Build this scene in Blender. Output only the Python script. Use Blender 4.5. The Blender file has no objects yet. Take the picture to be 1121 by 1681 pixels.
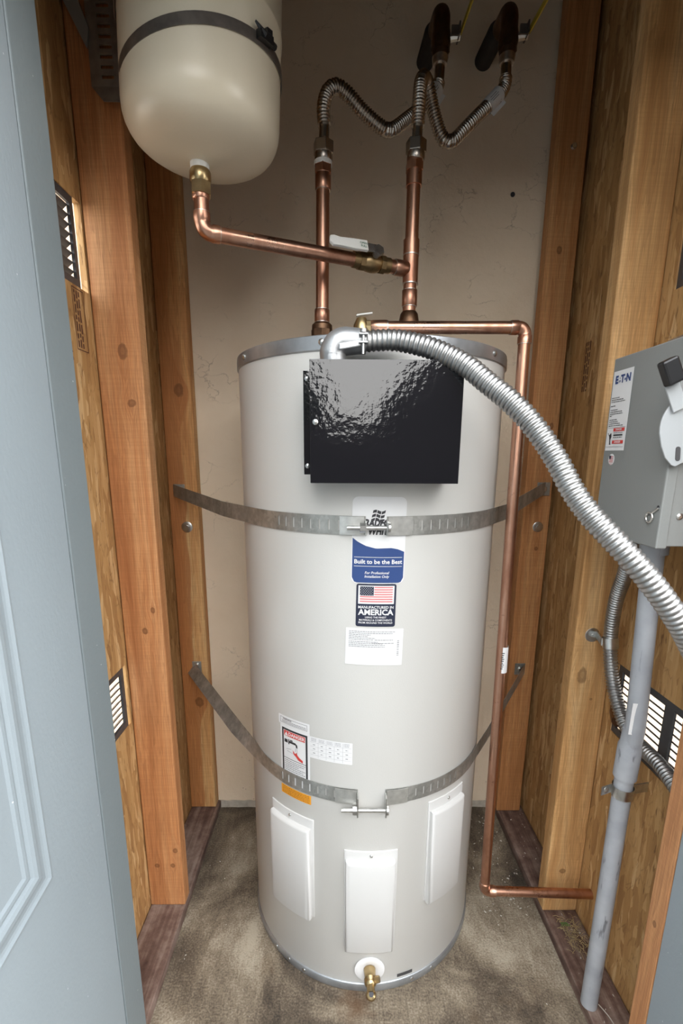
import bpy, bmesh, math, random
from mathutils import Vector, Matrix
C = bpy.context.scene.collection
S = bpy.context.scene
PI = math.pi
R_ = math.radians
# ------------------------------------------------------------------ camera, sky, exposure
TH, PSI, RO, FPX, SHY = .2203, .0105, -.006, 783.58, 80.17
fw = Vector((math.sin(PSI)*math.cos(TH), math.cos(PSI)*math.cos(TH), -math.sin(TH)))
rt = Vector((math.cos(PSI), -math.sin(PSI), 0)); dn = fw.cross(rt)
r2 = math.cos(RO)*rt+math.sin(RO)*dn; d2 = -math.sin(RO)*rt+math.cos(RO)*dn
cd = bpy.data.cameras.new('camera'); cam = bpy.data.objects.new('camera', cd); C.objects.link(cam)
M = Matrix((r2, -d2, -fw)).transposed().to_4x4(); M.translation = Vector((0, 0, 1.2)); cam.matrix_world = M
cd.sensor_fit = 'VERTICAL'; cd.sensor_height = 36; cd.sensor_width = 24
cd.lens = FPX/1681*36; cd.shift_y = SHY/1681; cd.clip_start = .02; cd.clip_end = 200
S.camera = cam
S.view_settings.view_transform = 'Standard'; S.view_settings.look = 'None'
S.view_settings.gamma = 1; S.view_settings.use_curve_mapping = False
S.view_settings.exposure = 1.12
w = bpy.data.worlds.new('overcast_sky'); S.world = w; w.use_nodes = True
nt = w.node_tree; bg = nt.nodes['Background']
tc = nt.nodes.new('ShaderNodeTexCoord'); sp = nt.nodes.new('ShaderNodeSeparateXYZ'); rp = nt.nodes.new('ShaderNodeValToRGB')
nt.links.new(tc.outputs['Generated'], sp.inputs[0]); nt.links.new(sp.outputs[2], rp.inputs[0]); nt.links.new(rp.outputs[0], bg.inputs[0])
rp.color_ramp.elements[0].position = 0; rp.color_ramp.elements[0].color = (1, .985, .955, 1)
rp.color_ramp.elements[1].position = 1; rp.color_ramp.elements[1].color = (.93, .96, 1, 1)
bg.inputs[1].default_value = 3.2

# ------------------------------------------------------------------ node helpers
class NB:
    def __init__(s, name):
        s.m = bpy.data.materials.new(name); s.m.use_nodes = True; s.t = s.m.node_tree
        s.b = s.t.nodes['Principled BSDF']; s.co = None
    def n(s, typ, **k):
        o = s.t.nodes.new(typ)
        for a, v in k.items(): setattr(o, a, v)
        return o
    def put(s, v, sock):
        if hasattr(v, 'is_linked') or hasattr(v, 'links'): s.t.links.new(v, sock)
        elif v is not None: sock.default_value = v
    def coord(s):
        if not s.co: s.co = s.n('ShaderNodeTexCoord').outputs['Object']
        return s.co
    def mapv(s, sc=(1, 1, 1), rot=(0, 0, 0), loc=(0, 0, 0), v=None):
        o = s.n('ShaderNodeMapping'); s.t.links.new(v or s.coord(), o.inputs[0])
        o.inputs[1].default_value = loc; o.inputs[2].default_value = rot; o.inputs[3].default_value = sc
        return o.outputs[0]
    def math(s, op, a, b=0, c=None):
        o = s.n('ShaderNodeMath', operation=op); s.put(a, o.inputs[0]); s.put(b, o.inputs[1])
        if c is not None: s.put(c, o.inputs[2])
        return o.outputs[0]
    def noise(s, v=None, scale=5, det=4, rough=.5, dist=0, col=False):
        o = s.n('ShaderNodeTexNoise'); s.t.links.new(v or s.coord(), o.inputs['Vector'])
        o.inputs['Scale'].default_value = scale; o.inputs['Detail'].default_value = det
        o.inputs['Roughness'].default_value = rough; o.inputs['Distortion'].default_value = dist
        return o.outputs['Color' if col else 'Fac']
    def vor(s, v=None, scale=5, feature='F1', out='Distance'):
        o = s.n('ShaderNodeTexVoronoi', feature=feature); s.t.links.new(v or s.coord(), o.inputs['Vector'])
        o.inputs['Scale'].default_value = scale
        return o.outputs[out]
    def ramp(s, f, stops, interp='LINEAR'):
        o = s.n('ShaderNodeValToRGB'); s.put(f, o.inputs[0]); cr = o.color_ramp; cr.interpolation = interp
        while len(cr.elements) < len(stops): cr.elements.new(.5)
        for e, (p, c) in zip(cr.elements, stops):
            e.position = p; c = c if hasattr(c, '__len__') else (c, c, c); e.color = tuple(c)+(1,)
        return o.outputs[0]
    def mix(s, f, a, b, typ='MIX'):
        o = s.n('ShaderNodeMix', data_type='RGBA', blend_type=typ)
        s.put(f, o.inputs[0])
        for v, i in ((a, 6), (b, 7)):
            if isinstance(v, tuple): v = v+(1,) if len(v) == 3 else v
            s.put(v, o.inputs[i])
        return o.outputs[2]
    def add(s, a, b):
        o = s.n('ShaderNodeVectorMath', operation='ADD'); s.put(a, o.inputs[0]); s.put(b, o.inputs[1]); return o.outputs[0]
    def vscale(s, a, k):
        o = s.n('ShaderNodeVectorMath', operation='SCALE'); s.put(a, o.inputs[0]); s.put(k, o.inputs['Scale']); return o.outputs[0]
    def bump(s, h, st=.3, d=.002):
        o = s.n('ShaderNodeBump'); s.put(h, o.inputs['Height']); o.inputs['Strength'].default_value = st
        o.inputs['Distance'].default_value = d; s.t.links.new(o.outputs[0], s.b.inputs['Normal'])
    def out(s, col=None, rough=None, metal=None, **k):
        if isinstance(col, tuple) and len(col) == 3: col = col+(1,)
        s.put(col, s.b.inputs['Base Color']); s.put(rough, s.b.inputs['Roughness']); s.put(metal, s.b.inputs['Metallic'])
        for a, v in k.items(): s.put(v, s.b.inputs[a.replace('_', ' ')])
        return s.m

def plain(name, col, rough=.5, metal=0, bump=0, bs=200, var=.12, vs=8, **k):
    b = NB(name); d = tuple(c*(1-var) for c in col); e = tuple(min(1, c*(1+var)) for c in col)
    c = b.ramp(b.noise(scale=vs), [(.3, d), (.7, e)])
    if bump: b.bump(b.noise(scale=bs, det=2), bump, .001)
    return b.out(c, rough, metal, **k)

MT = {}
MT['jacket'] = plain('tank_enamel', (.615, .607, .578), .38, 0, .18, 420, .02, 3)
MT['panel'] = plain('panel_plastic', (.60, .595, .58), .42, 0, .05, 300, .02)
MT['white'] = plain('label_paper', (.75, .75, .75), .45, 0, 0, 10, .02)
MT['red'] = plain('label_red', (.62, .05, .04), .5, 0, 0, 10, .03)
MT['blue'] = plain('label_blue', (.03, .065, .20), .4, 0, 0, 10, .05)
MT['navy'] = plain('label_navy', (.02, .025, .05), .4, 0, 0, 10, .05)
MT['ink'] = plain('label_ink', (.03, .03, .035), .5, 0, 0, 10, .05)
MT['greyink'] = plain('label_grey_ink', (.25, .25, .26), .5, 0, 0, 10, .05)
MT['pinkred'] = plain('label_stripe_red', (.62, .2, .2), .5, 0, 0, 10, .05)
MT['orange'] = plain('label_orange', (.85, .36, .02), .5, 0, 0, 10, .08, 200)
MT['stamp'] = plain('stamp_ink', (.10, .035, .02), .8, 0, 0, 10, .3, 90)
MT['brass'] = plain('brass', (.48, .36, .19), .3, 1, .05, 100, .25, 30)
MT['bronze'] = plain('aged_bronze', (.17, .10, .06), .45, 1, .1, 100, .35, 40)
MT['oldbrass'] = plain('dull_brass', (.38, .27, .14), .4, 1, .1, 100, .3, 40)
MT['steel'] = plain('zinc_steel', (.62, .62, .60), .32, 1, .08, 150, .2, 60)
MT['rim'] = plain('galvanised_rim', (.40, .42, .44), .38, .75, .05, 150, .18, 25)
MT['stain'] = plain('stainless', (.46, .41, .36), .27, 1, .04, 100, .15, 30)
MT['flex'] = plain('aluminium_conduit', (.42, .42, .415), .42, 1, .05, 200, .12, 30)
MT['cast'] = plain('cast_zinc', (.50, .51, .52), .42, .8, .25, 300, .15, 40)
MT['solder'] = plain('solder', (.62, .56, .50), .35, 1, .2, 300, .2, 90)
MT['tape'] = plain('thread_tape', (.75, .74, .70), .6, 0, .3, 300, .05)
MT['cream'] = plain('cream_enamel', (.66, .585, .45), .30, 0, .12, 260, .03, 4)
MT['black'] = plain('black_plastic', (.012, .012, .013), .35)
MT['foam'] = plain('black_foam', (.02, .016, .014), .8, 0, .5, 90, .3)
MT['yellow'] = plain('yellow_grip', (.45, .32, .03), .5, 0, 0, 10, .15)
MT['grey'] = plain('grey_enamel', (.24, .25, .243), .42, 0, .15, 330, .04, 6)
MT['grey2'] = plain('light_grey_paint', (.42, .44, .45), .4, .1, .1, 300, .04)
MT['vent'] = plain('vent_steel', (.10, .10, .105), .5, .5, .1, 100, .2, 30)
MT['band'] = plain('dark_band', (.19, .165, .145), .4, .7, .1, 150, .25, 40)
MT['brk'] = plain('bracket_steel', (.30, .29, .275), .5, .7, .1, 150, .25, 40)
MT['green'] = plain('print_green', (.03, .14, .07), .5)
MT['cord'] = plain('thin_cord', (.5, .46, .4), .6)
MT['debris'] = plain('pale_chips', (.55, .53, .48), .8, 0, 0, 10, .4, 60)
MT['grass'] = plain('dry_grass', (.32, .24, .12), .8, 0, 0, 10, .4, 60)
MT['hedge'] = plain('added_hedge_leaves', (.012, .018, .01), .8)  # for the added, unseen hedge that darkens the box reflection
MT['leaf'] = plain('green_sprig', (.10, .2, .05), .7)
MT['wool'] = plain('grey_wool', (.32, .32, .34), .95, 0, .6, 120, .3, 60)

def gloss_black():
    b = NB('black_gloss_powdercoat')
    h = b.math('ADD', b.noise(scale=95, det=2), b.math('MULTIPLY', b.noise(scale=22, det=1), 1.2))
    b.bump(h, .22, .0012)
    return b.out((.006, .006, .008), .06, 0, Specular_IOR_Level=.65)
MT['gloss'] = gloss_black()

def strapmat():
    b = NB('galvanised_strap')
    f = b.vor(b.add(b.coord(), b.vscale(b.noise(scale=60, col=True), .01)), 130, out='Color')
    s1 = b.math('ADD', b.math('MULTIPLY', f, .18), b.math('MULTIPLY', b.noise(scale=22, det=4), .82))
    c = b.ramp(s1, [(.3, (.30, .30, .275)), (.5, (.42, .42, .395)), (.68, (.56, .56, .53))])
    b.bump(b.noise(scale=300), .15, .0005)
    return b.out(c, b.ramp(s1, [(.3, .5), (.7, .38)]), .75)
MT['strap'] = strapmat()
MT['clip'] = plain('bright_zinc_clip', (.66, .66, .63), .36, .85, .1, 200, .15, 60)

def coppermat():
    b = NB('copper')
    f = b.noise(b.mapv((1, 1, .35)), 22, 5, .6)
    g = b.noise(scale=70, det=3)
    c = b.ramp(f, [(.28, (.36, .17, .11)), (.5, (.58, .32, .22)), (.75, (.72, .43, .31))])
    c = b.mix(b.math('MULTIPLY', b.math('GREATER_THAN', g, .70), .35), c, (.25, .09, .05))
    b.bump(g, .06, .0005)
    return b.out(c, b.ramp(f, [(.3, .42), (.7, .24)]), 1)
MT['copper'] = coppermat()

def pvcmat():
    b = NB('grey_pvc')
    m = b.noise(b.mapv((70, 70, 9)), 1, 4, .6)
    big = b.noise(scale=9, det=4)
    mm = b.math('MULTIPLY', b.ramp(m, [(.60, 0), (.66, 1)]), b.ramp(big, [(.42, 0), (.55, 1)]))
    c = b.ramp(b.noise(scale=14, det=6), [(.3, (.27, .285, .31)), (.7, (.40, .415, .44))])
    c = b.mix(b.math('MULTIPLY', mm, .75), c, (.05, .05, .055))
    return b.out(c, .55, 0)
MT['pvc'] = pvcmat()

def bluepaint(name, col):
    b = NB(name); c = b.ramp(b.noise(scale=2.5), [(.3, tuple(x*.96 for x in col)), (.7, tuple(x*1.04 for x in col))])
    fl = b.vor(scale=26); c = b.mix(b.ramp(fl, [(.02, .7), (.035, 0)]), c, (.7, .72, .75))
    b.bump(b.noise(b.mapv((1, 1, .6)), 190, 3), .28, .0012)
    return b.out(c, .45)
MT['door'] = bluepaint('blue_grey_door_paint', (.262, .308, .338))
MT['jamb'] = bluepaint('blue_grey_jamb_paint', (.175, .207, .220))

def osb():
    b = NB('osb_flakes'); base = None; hs = None
    warp = b.vscale(b.noise(scale=9, det=2, col=True), .018)
    for i, (ry, sx, sz) in enumerate(((.15, 50, 9), (-.45, 60, 12), (1.0, 48, 12), (-.12, 75, 13), (.38, 56, 10), (0.02, 90, 11))):
        v = b.mapv((sx, sx, sz), (ry, 0, 0), (i*3.1, i*1.7, i*.9), b.add(b.coord(), warp))
        o = b.n('ShaderNodeTexVoronoi'); b.t.links.new(v, o.inputs[0]); o.inputs['Scale'].default_value = 1
        x = b.n('ShaderNodeSeparateXYZ'); b.t.links.new(o.outputs['Color'], x.inputs[0])
        gr = b.noise(b.mapv((240, 240, 14), (ry, 0, 0)), 1, 3, .6)
        f = b.math('ADD', b.math('MULTIPLY', x.outputs[0], .7), b.math('MULTIPLY', gr, .3))
        col = b.ramp(f, [(.12, (.30, .15, .05)), (.3, (.39, .21, .075)), (.5, (.47, .27, .10)), (.72, (.57, .35, .15)), (.88, (.72, .50, .26))])
        h = b.math('ADD', x.outputs[1], b.math('MULTIPLY', gr, .3))
        if base is None: base, hs = col, h
        else:
            k = b.math('GREATER_THAN', x.outputs[2], .6)
            base = b.mix(k, base, col); hs = b.math('ADD', b.math('MULTIPLY', hs, b.math('SUBTRACT', 1, k)), b.math('MULTIPLY', h, k))
    for ry, sx, sz in ((.1, 60, 10), (-.4, 48, 12)):
        e = b.vor(b.mapv((sx, sx, sz), (ry, 0, 0), v=b.add(b.coord(), warp)), 1, 'DISTANCE_TO_EDGE')
        base = b.mix(b.math('MULTIPLY', b.ramp(e, [(0, 1), (.035, 0)]), b.ramp(b.noise(scale=30, det=2), [(.48, 0), (.6, .5)])), base, (.14, .06, .02))
    dk = b.noise(b.mapv((150, 150, 22), (.1, 0, 0)), 1, 3, .6)
    base = b.mix(b.ramp(dk, [(.63, 0), (.7, .85)]), base, (.09, .034, .01))
    base = b.mix(.22, base, b.ramp(b.noise(scale=6), [(.3, (.34, .18, .065)), (.7, (.46, .27, .11))]))
    b.bump(hs, .5, .0016)
    return b.out(base, .75)
MT['osb'] = osb()

def lumber(name, lo, mid, hi, seed=0, ax='x', knots=(), spread=45, side=None, split=None):
    """stud: grain runs along Z; knots are (across, z, width, height) in scene metres"""
    b = NB(name); x = b.n('ShaderNodeSeparateXYZ'); b.t.links.new(b.coord(), x.inputs[0])
    A = x.outputs[0 if ax == 'x' else 1]; B = x.outputs[1 if ax == 'x' else 0]; Z = x.outputs[2]
    push = None; kcol = None
    for (ka, kz, kw, kh) in knots:
        da = b.math('DIVIDE', b.math('SUBTRACT', A, ka), kw); dz = b.math('DIVIDE', b.math('SUBTRACT', Z, kz), kh)
        d = b.math('SQRT', b.math('ADD', b.math('MULTIPLY', da, da), b.math('MULTIPLY', dz, dz)))
        # flow lines pinch round the knot
        e = b.math('EXPONENT', b.math('MULTIPLY', b.math('MULTIPLY', d, d), -.22))
        p = b.math('MULTIPLY', b.math('MULTIPLY', e, kw*.9), b.math('SIGN', da))
        push = p if push is None else b.math('ADD', push, p)
        k = b.ramp(b.math('ADD', d, b.math('MULTIPLY', b.noise(scale=90, det=2), .5)), [(.0, 1), (.45, .75), (.62, 1), (.85, .95), (1.15, 0)])
        kcol = k if kcol is None else b.math('MAXIMUM', kcol, k)
    g = b.math('SUBTRACT', A, push) if push is not None else A
    cmb = b.n('ShaderNodeCombineXYZ'); b.put(b.math('MULTIPLY', g, spread), cmb.inputs[0])
    b.put(b.math('MULTIPLY', B, spread*.6), cmb.inputs[1]); b.put(b.math('MULTIPLY', Z, 1.6), cmb.inputs[2])
    cv = b.add(cmb.outputs[0], (seed*3.7, seed*1.3, seed*7.1))
    rings = b.noise(cv, 1.3, 3, .55, .4)
    tone = b.noise(b.mapv((1, 1, .06), v=b.add(b.vscale(b.coord(), 14), (seed, 0, seed))), 1, 2, .4, 1.2)
    fine = b.noise(b.mapv((420, 420, 9)), 1, 3, .7)
    saw = b.noise(b.mapv((12, 12, 330)), 1, 2, .5)
    c = b.ramp(b.math('ADD', b.math('MULTIPLY', rings, .55), b.math('MULTIPLY', tone, .45)), [(.34, lo), (.5, mid), (.64, hi)])
    if split is not None:
        edge = b.math('ADD', b.math('MULTIPLY', b.math('SUBTRACT', b.noise(b.mapv((1, 1, 4)), 1, 2), .5), .05), split)
        for (ka, kz, kw, kh) in knots:
            dz = b.math('DIVIDE', b.math('SUBTRACT', Z, kz), kh*2.2)
            edge = b.math('ADD', edge, b.math('MULTIPLY', b.math('EXPONENT', b.math('MULTIPLY', b.math('MULTIPLY', dz, dz), -1)), kw*1.5))
        q = b.ramp(b.math('MULTIPLY_ADD', b.math('SUBTRACT', A, edge), 90, .5), [(.3, 1), (.7, 0)])
        c = b.mix(b.math('MULTIPLY', q, .8), c, lo)
    gl = b.ramp(b.math('FRACT', b.math('MULTIPLY', rings, 13)), [(.3, 0), (.85, .8), (.93, 1), (1, 0)])
    c = b.mix(b.math('MULTIPLY', gl, .38), c, tuple(v*.55 for v in lo))
    c = b.mix(b.math('MULTIPLY', b.ramp(fine, [(.35, 1), (.6, 0)]), .35), c, tuple(v*.45 for v in lo))
    c = b.mix(b.math('MULTIPLY', b.ramp(saw, [(.4, 1), (.6, 0)]), .14), c, tuple(v*.7 for v in lo))
    if kcol is not None: c = b.mix(b.math('MULTIPLY', kcol, .72), c, tuple(v*.38 for v in lo))
    b.bump(b.math('ADD', fine, b.math('MULTIPLY', saw, .5)), .2, .0008)
    return b.out(c, .7)

def stucco():
    b = NB('tan_stucco')
    x = b.n('ShaderNodeSeparateXYZ'); b.t.links.new(b.coord(), x.inputs[0])
    n1 = b.noise(scale=3.5, det=5, rough=.6)
    c = b.ramp(n1, [(.3, (.74, .60, .44)), (.7, (.82, .69, .53))])
    v = b.add(b.mapv((1, 1, 1.7)), b.vscale(b.noise(scale=16, det=5, rough=.65, col=True), .11))
    cr = b.vor(v, 9, 'DISTANCE_TO_EDGE')
    msk = b.ramp(b.noise(scale=7, det=3), [(.51, 0), (.61, 1)])
    line = b.math('MULTIPLY', b.ramp(cr, [(.0, 1), (.011, 0)]), msk)
    c = b.mix(b.math('MULTIPLY', line, .38), c, (.15, .10, .07))
    pit = b.math('MULTIPLY', b.ramp(b.vor(scale=42), [(.07, 1), (.10, 0)]), b.ramp(x.outputs[2], [(.0, 1), (.42, 0)]))
    c = b.mix(b.math('MULTIPLY', pit, .6), c, (.18, .10, .08))
    h = b.math('SUBTRACT', b.noise(scale=90, det=6, rough=.65), b.math('MULTIPLY', line, 2))
    b.bump(b.math('ADD', h, b.math('MULTIPLY', b.noise(scale=18, det=3), 1.0)), .45, .0022)
    return b.out(c, .85)
MT['stucco'] = stucco()

def concrete():
    b = NB('stained_concrete')
    n1 = b.noise(scale=3.2, det=9, rough=.62, dist=1.1); n2 = b.noise(b.mapv((30, 9, 20), (0, 0, -.45)), 1, 6, .7, 1.2); n3 = b.noise(scale=240, det=3)
    s = b.math('ADD', b.math('MULTIPLY', n1, .60), b.math('ADD', b.math('MULTIPLY', n2, .17), b.math('MULTIPLY', n3, .23)))
    c = b.ramp(s, [(.38, (.035, .026, .018)), (.46, (.10, .076, .052)), (.53, (.20, .16, .112)), (.62, (.38, .33, .25))])
    rust = b.ramp(b.noise(scale=9, det=4), [(.6, 0), (.72, 1)])
    c = b.mix(b.math('MULTIPLY', rust, .35), c, (.12, .07, .03))
    fl = b.ramp(b.vor(scale=75), [(.05, 1), (.09, 0)]); c = b.mix(b.math('MULTIPLY', fl, b.ramp(b.noise(scale=14), [(.55, 0), (.65, .6)])), c, (.5, .48, .44))
    sx_ = b.n('ShaderNodeVectorMath', operation='DISTANCE'); b.t.links.new(b.coord(), sx_.inputs[0]); sx_.inputs[1].default_value = (.045, .825, 0)
    c = b.mix(b.math('MULTIPLY', b.ramp(b.math('ADD', sx_.outputs['Value'], b.math('MULTIPLY', b.noise(scale=40), .05)), [(.03, 1), (.075, 0)]), .7), c, (.10, .045, .015))
    b.bump(b.math('ADD', n3, b.math('MULTIPLY', n1, 1.5)), .5, .003)
    return b.out(c, .72)
MT['concrete'] = concrete()

def redplate():
    b = NB('treated_sill')
    f = b.noise(b.mapv((60, 3, 60)), 1, 5, .6, .5); g = b.noise(scale=18, det=6, rough=.7)
    c = b.ramp(b.math('ADD', b.math('MULTIPLY', f, .5), b.math('MULTIPLY', g, .5)), [(.36, (.06, .03, .024)), (.48, (.14, .085, .066)), (.62, (.27, .20, .165))])
    b.bump(g, .4, .002)
    return b.out(c, .7)
MT['sill'] = redplate()
def curbm():
    return plain('rough_curb', (.46, .41, .34), .9, 0, .6, 60, .25, 30)
MT['curb'] = curbm()
MT['sidewalk'] = plain('pale_side_paving', (.80, .79, .77), .9, 0, .2, 40, .05)
MT['addedwood'] = plain('added_dark_boards', (.025, .022, .022), .8)  # for the added, unseen fence and house, dark for the box reflection
MT['lawn'] = plain('outside_paving', (.06, .057, .05), .9, 0, .3, 40, .15, 2)
def clear():
    b = NB('clear_plastic'); return b.out((.55, .48, .42), .18, 0, Transmission_Weight=.75, Alpha=.75)
MT['clear'] = clear()

# ------------------------------------------------------------------ geometry helpers
class G:
    def __init__(s): s.v = []; s.f = []
    def add(s, v, f):
        n = len(s.v); s.v += [tuple(p) for p in v]; s.f += [tuple(i+n for i in q) for q in f]; return s
    def box(s, x0, x1, y0, y1, z0, z1):
        return s.add([(x, y, z) for x in (x0, x1) for y in (y0, y1) for z in (z0, z1)],
                     [(0, 1, 3, 2), (4, 6, 7, 5), (0, 4, 5, 1), (2, 3, 7, 6), (0, 2, 6, 4), (1, 5, 7, 3)])
    def obox(s, c, ax, ay, az):
        c, ax, ay, az = map(Vector, (c, ax, ay, az))
        return s.add([c+a*ax+b_*ay+d*az for a in (-.5, .5) for b_ in (-.5, .5) for d in (-.5, .5)],
                     [(0, 1, 3, 2), (4, 6, 7, 5), (0, 4, 5, 1), (2, 3, 7, 6), (0, 2, 6, 4), (1, 5, 7, 3)])
    def tube(s, pts, r, seg=16, caps=True, ph=0.):
        pts = [Vector(p) for p in pts]; n = len(pts)
        rs = r if hasattr(r, '__len__') else [r]*n
        T = [(pts[min(i+1, n-1)]-pts[max(i-1, 0)]) for i in range(n)]
        T = [t.normalized() if t.length > 1e-9 else (pts[-1]-pts[0]).normalized() for t in T]
        up = Vector((0, 0, 1)) if abs(T[0].z) < .9 else Vector((0, -1, 0))
        nrm = (up-T[0]*up.dot(T[0])).normalized(); V = []
        for i in range(n):
            nrm = (nrm-T[i]*nrm.dot(T[i])).normalized(); bi = T[i].cross(nrm)
            for k in range(seg):
                a = 2*PI*k/seg+ph; V.append(pts[i]+(nrm*math.cos(a)+bi*math.sin(a))*rs[i])
        F = [(i*seg+k, i*seg+(k+1) % seg, (i+1)*seg+(k+1) % seg, (i+1)*seg+k) for i in range(n-1) for k in range(seg)]
        if caps: F += [tuple(reversed(range(seg))), tuple((n-1)*seg+k for k in range(seg))]
        return s.add(V, F)
    def lathe(s, prof, o=(0, 0, 0), ax=(0, 0, 1), seg=48):
        """prof: (radius, height) along ax from o"""
        ax = Vector(ax).normalized(); o = Vector(o)
        return s.tube2([(o+ax*h, r) for r, h in prof], ax, seg)
    def tube2(s, pr, ax, seg):
        up = Vector((0, 0, 1)) if abs(ax.z) < .9 else Vector((0, -1, 0))
        nrm = (up-ax*up.dot(ax)).normalized(); bi = ax.cross(nrm); V = []
        for c, r in pr:
            for k in range(seg):
                a = 2*PI*k/seg; V.append(c+(nrm*math.cos(a)+bi*math.sin(a))*max(r, 1e-5))
        n = len(pr)
        F = [(i*seg+k, i*seg+(k+1) % seg, (i+1)*seg+(k+1) % seg, (i+1)*seg+k) for i in range(n-1) for k in range(seg)]
        F += [tuple(reversed(range(seg))), tuple((n-1)*seg+k for k in range(seg))]
        return s.add(V, F)
    def prism(s, poly, o, u, v, t):
        """polygon of (a,b) in plane u,v at o, thickness vector t"""
        o, u, v, t = map(Vector, (o, u, v, t)); n = len(poly)
        V = [o+u*a+v*b for a, b in poly]; V += [p+t for p in V]
        return s.add(V, [tuple(range(n)), tuple(reversed(range(n, 2*n)))]+[(i, i+n, (i+1) % n+n, (i+1) % n) for i in range(n)])

WL = {}
def mk(name, g, mat, parent=None, smooth=False, bevel=0, solid=0, sharp=40):
    me = bpy.data.meshes.new(name)
    o = bpy.data.objects.new(name, me); C.objects.link(o)
    if parent is not None: L = WL[parent.name]; o.parent = parent; WL[o.name] = L
    else:
        xs, ys, zs = zip(*g.v); L = Vector(((min(xs)+max(xs))/2, (min(ys)+max(ys))/2, min(zs)))
        if g.__dict__.get('origin') is not None: L = Vector(g.origin)
        o.location = L; WL[o.name] = L
    me.from_pydata([(x-L[0], y-L[1], z-L[2]) for x, y, z in g.v], [], g.f)
    bm = bmesh.new(); bm.from_mesh(me); bmesh.ops.recalc_face_normals(bm, faces=bm.faces)
    if smooth:
        for f in bm.faces: f.smooth = True
        for e in bm.edges:
            if len(e.link_faces) == 2 and e.calc_face_angle(0) > R_(sharp): e.smooth = False
    bm.to_mesh(me); bm.free()
    me.materials.append(MT[mat] if isinstance(mat, str) else mat)
    if solid: m = o.modifiers.new('thick', 'SOLIDIFY'); m.thickness = solid; m.offset = 1
    if bevel: m = o.modifiers.new('edge', 'BEVEL'); m.width = bevel; m.segments = 2; m.limit_method = 'ANGLE'
    return o
def tag(o, label, cat=None, group=None, kind=None):
    o['label'] = label
    if cat: o['category'] = cat
    if group: o['group'] = group
    if kind: o['kind'] = kind
    return o
def thing(name, loc, label, cat, group=None):
    o = bpy.data.objects.new(name, None); C.objects.link(o); o.location = loc; o.empty_display_size = .05
    WL[o.name] = Vector(loc); return tag(o, label, cat, group)
def struct(name, g, mat, label=None, **k):
    g.origin = (0, 0, 0); o = mk(name, g, mat, **k); o['kind'] = 'structure'
    if label: o['label'] = label
    return o
def catmull(P, step):
    P = [Vector(p) for p in P]; Q = [2*P[0]-P[1]]+P+[2*P[-1]-P[-2]]; out = []
    for i in range(1, len(Q)-2):
        a, b, c, d = Q[i-1], Q[i], Q[i+1], Q[i+2]; n = max(2, int((c-b).length/step))
        for k in range(n):
            t = k/n; out.append(.5*((2*b)+(c-a)*t+(2*a-5*b+4*c-d)*t*t+(3*b-3*c+d-a)*t**3))
    out.append(P[-1]); return out
def resample(P, step):
    D = [0]
    for a, b in zip(P, P[1:]): D.append(D[-1]+(b-a).length)
    n = max(2, int(D[-1]/step)); out = []; j = 0
    for i in range(n+1):
        s_ = D[-1]*i/n
        while j < len(D)-2 and D[j+1] < s_: j += 1
        t = (s_-D[j])/max(D[j+1]-D[j], 1e-9); out.append(P[j].lerp(P[j+1], t))
    return out, D[-1]
def corrugated(path, r, pitch, depth, seg=18, sub=6):
    P, L = resample(catmull(path, .01), pitch/sub)
    # sit ribs on the line; slightly squared rib profile
    prof = [1, .93, .35, 0, .35, .93]
    rs = [r-depth*(1-prof[i % 6]) for i in range(len(P))]
    return G().tube(P, rs, seg)
def rounded(w, h, r, n=5):
    out = []
    for cx, cz, a0 in ((w/2-r, h/2-r, 0), (-w/2+r, h/2-r, 90), (-w/2+r, -h/2+r, 180), (w/2-r, -h/2+r, 270)):
        for k in range(n+1):
            a = R_(a0+90*k/n); out.append((cx+r*math.cos(a), cz+r*math.sin(a)))
    return out
def frange(a, b, n): return [a+(b-a)*i/(n-1) for i in range(n)]

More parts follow.
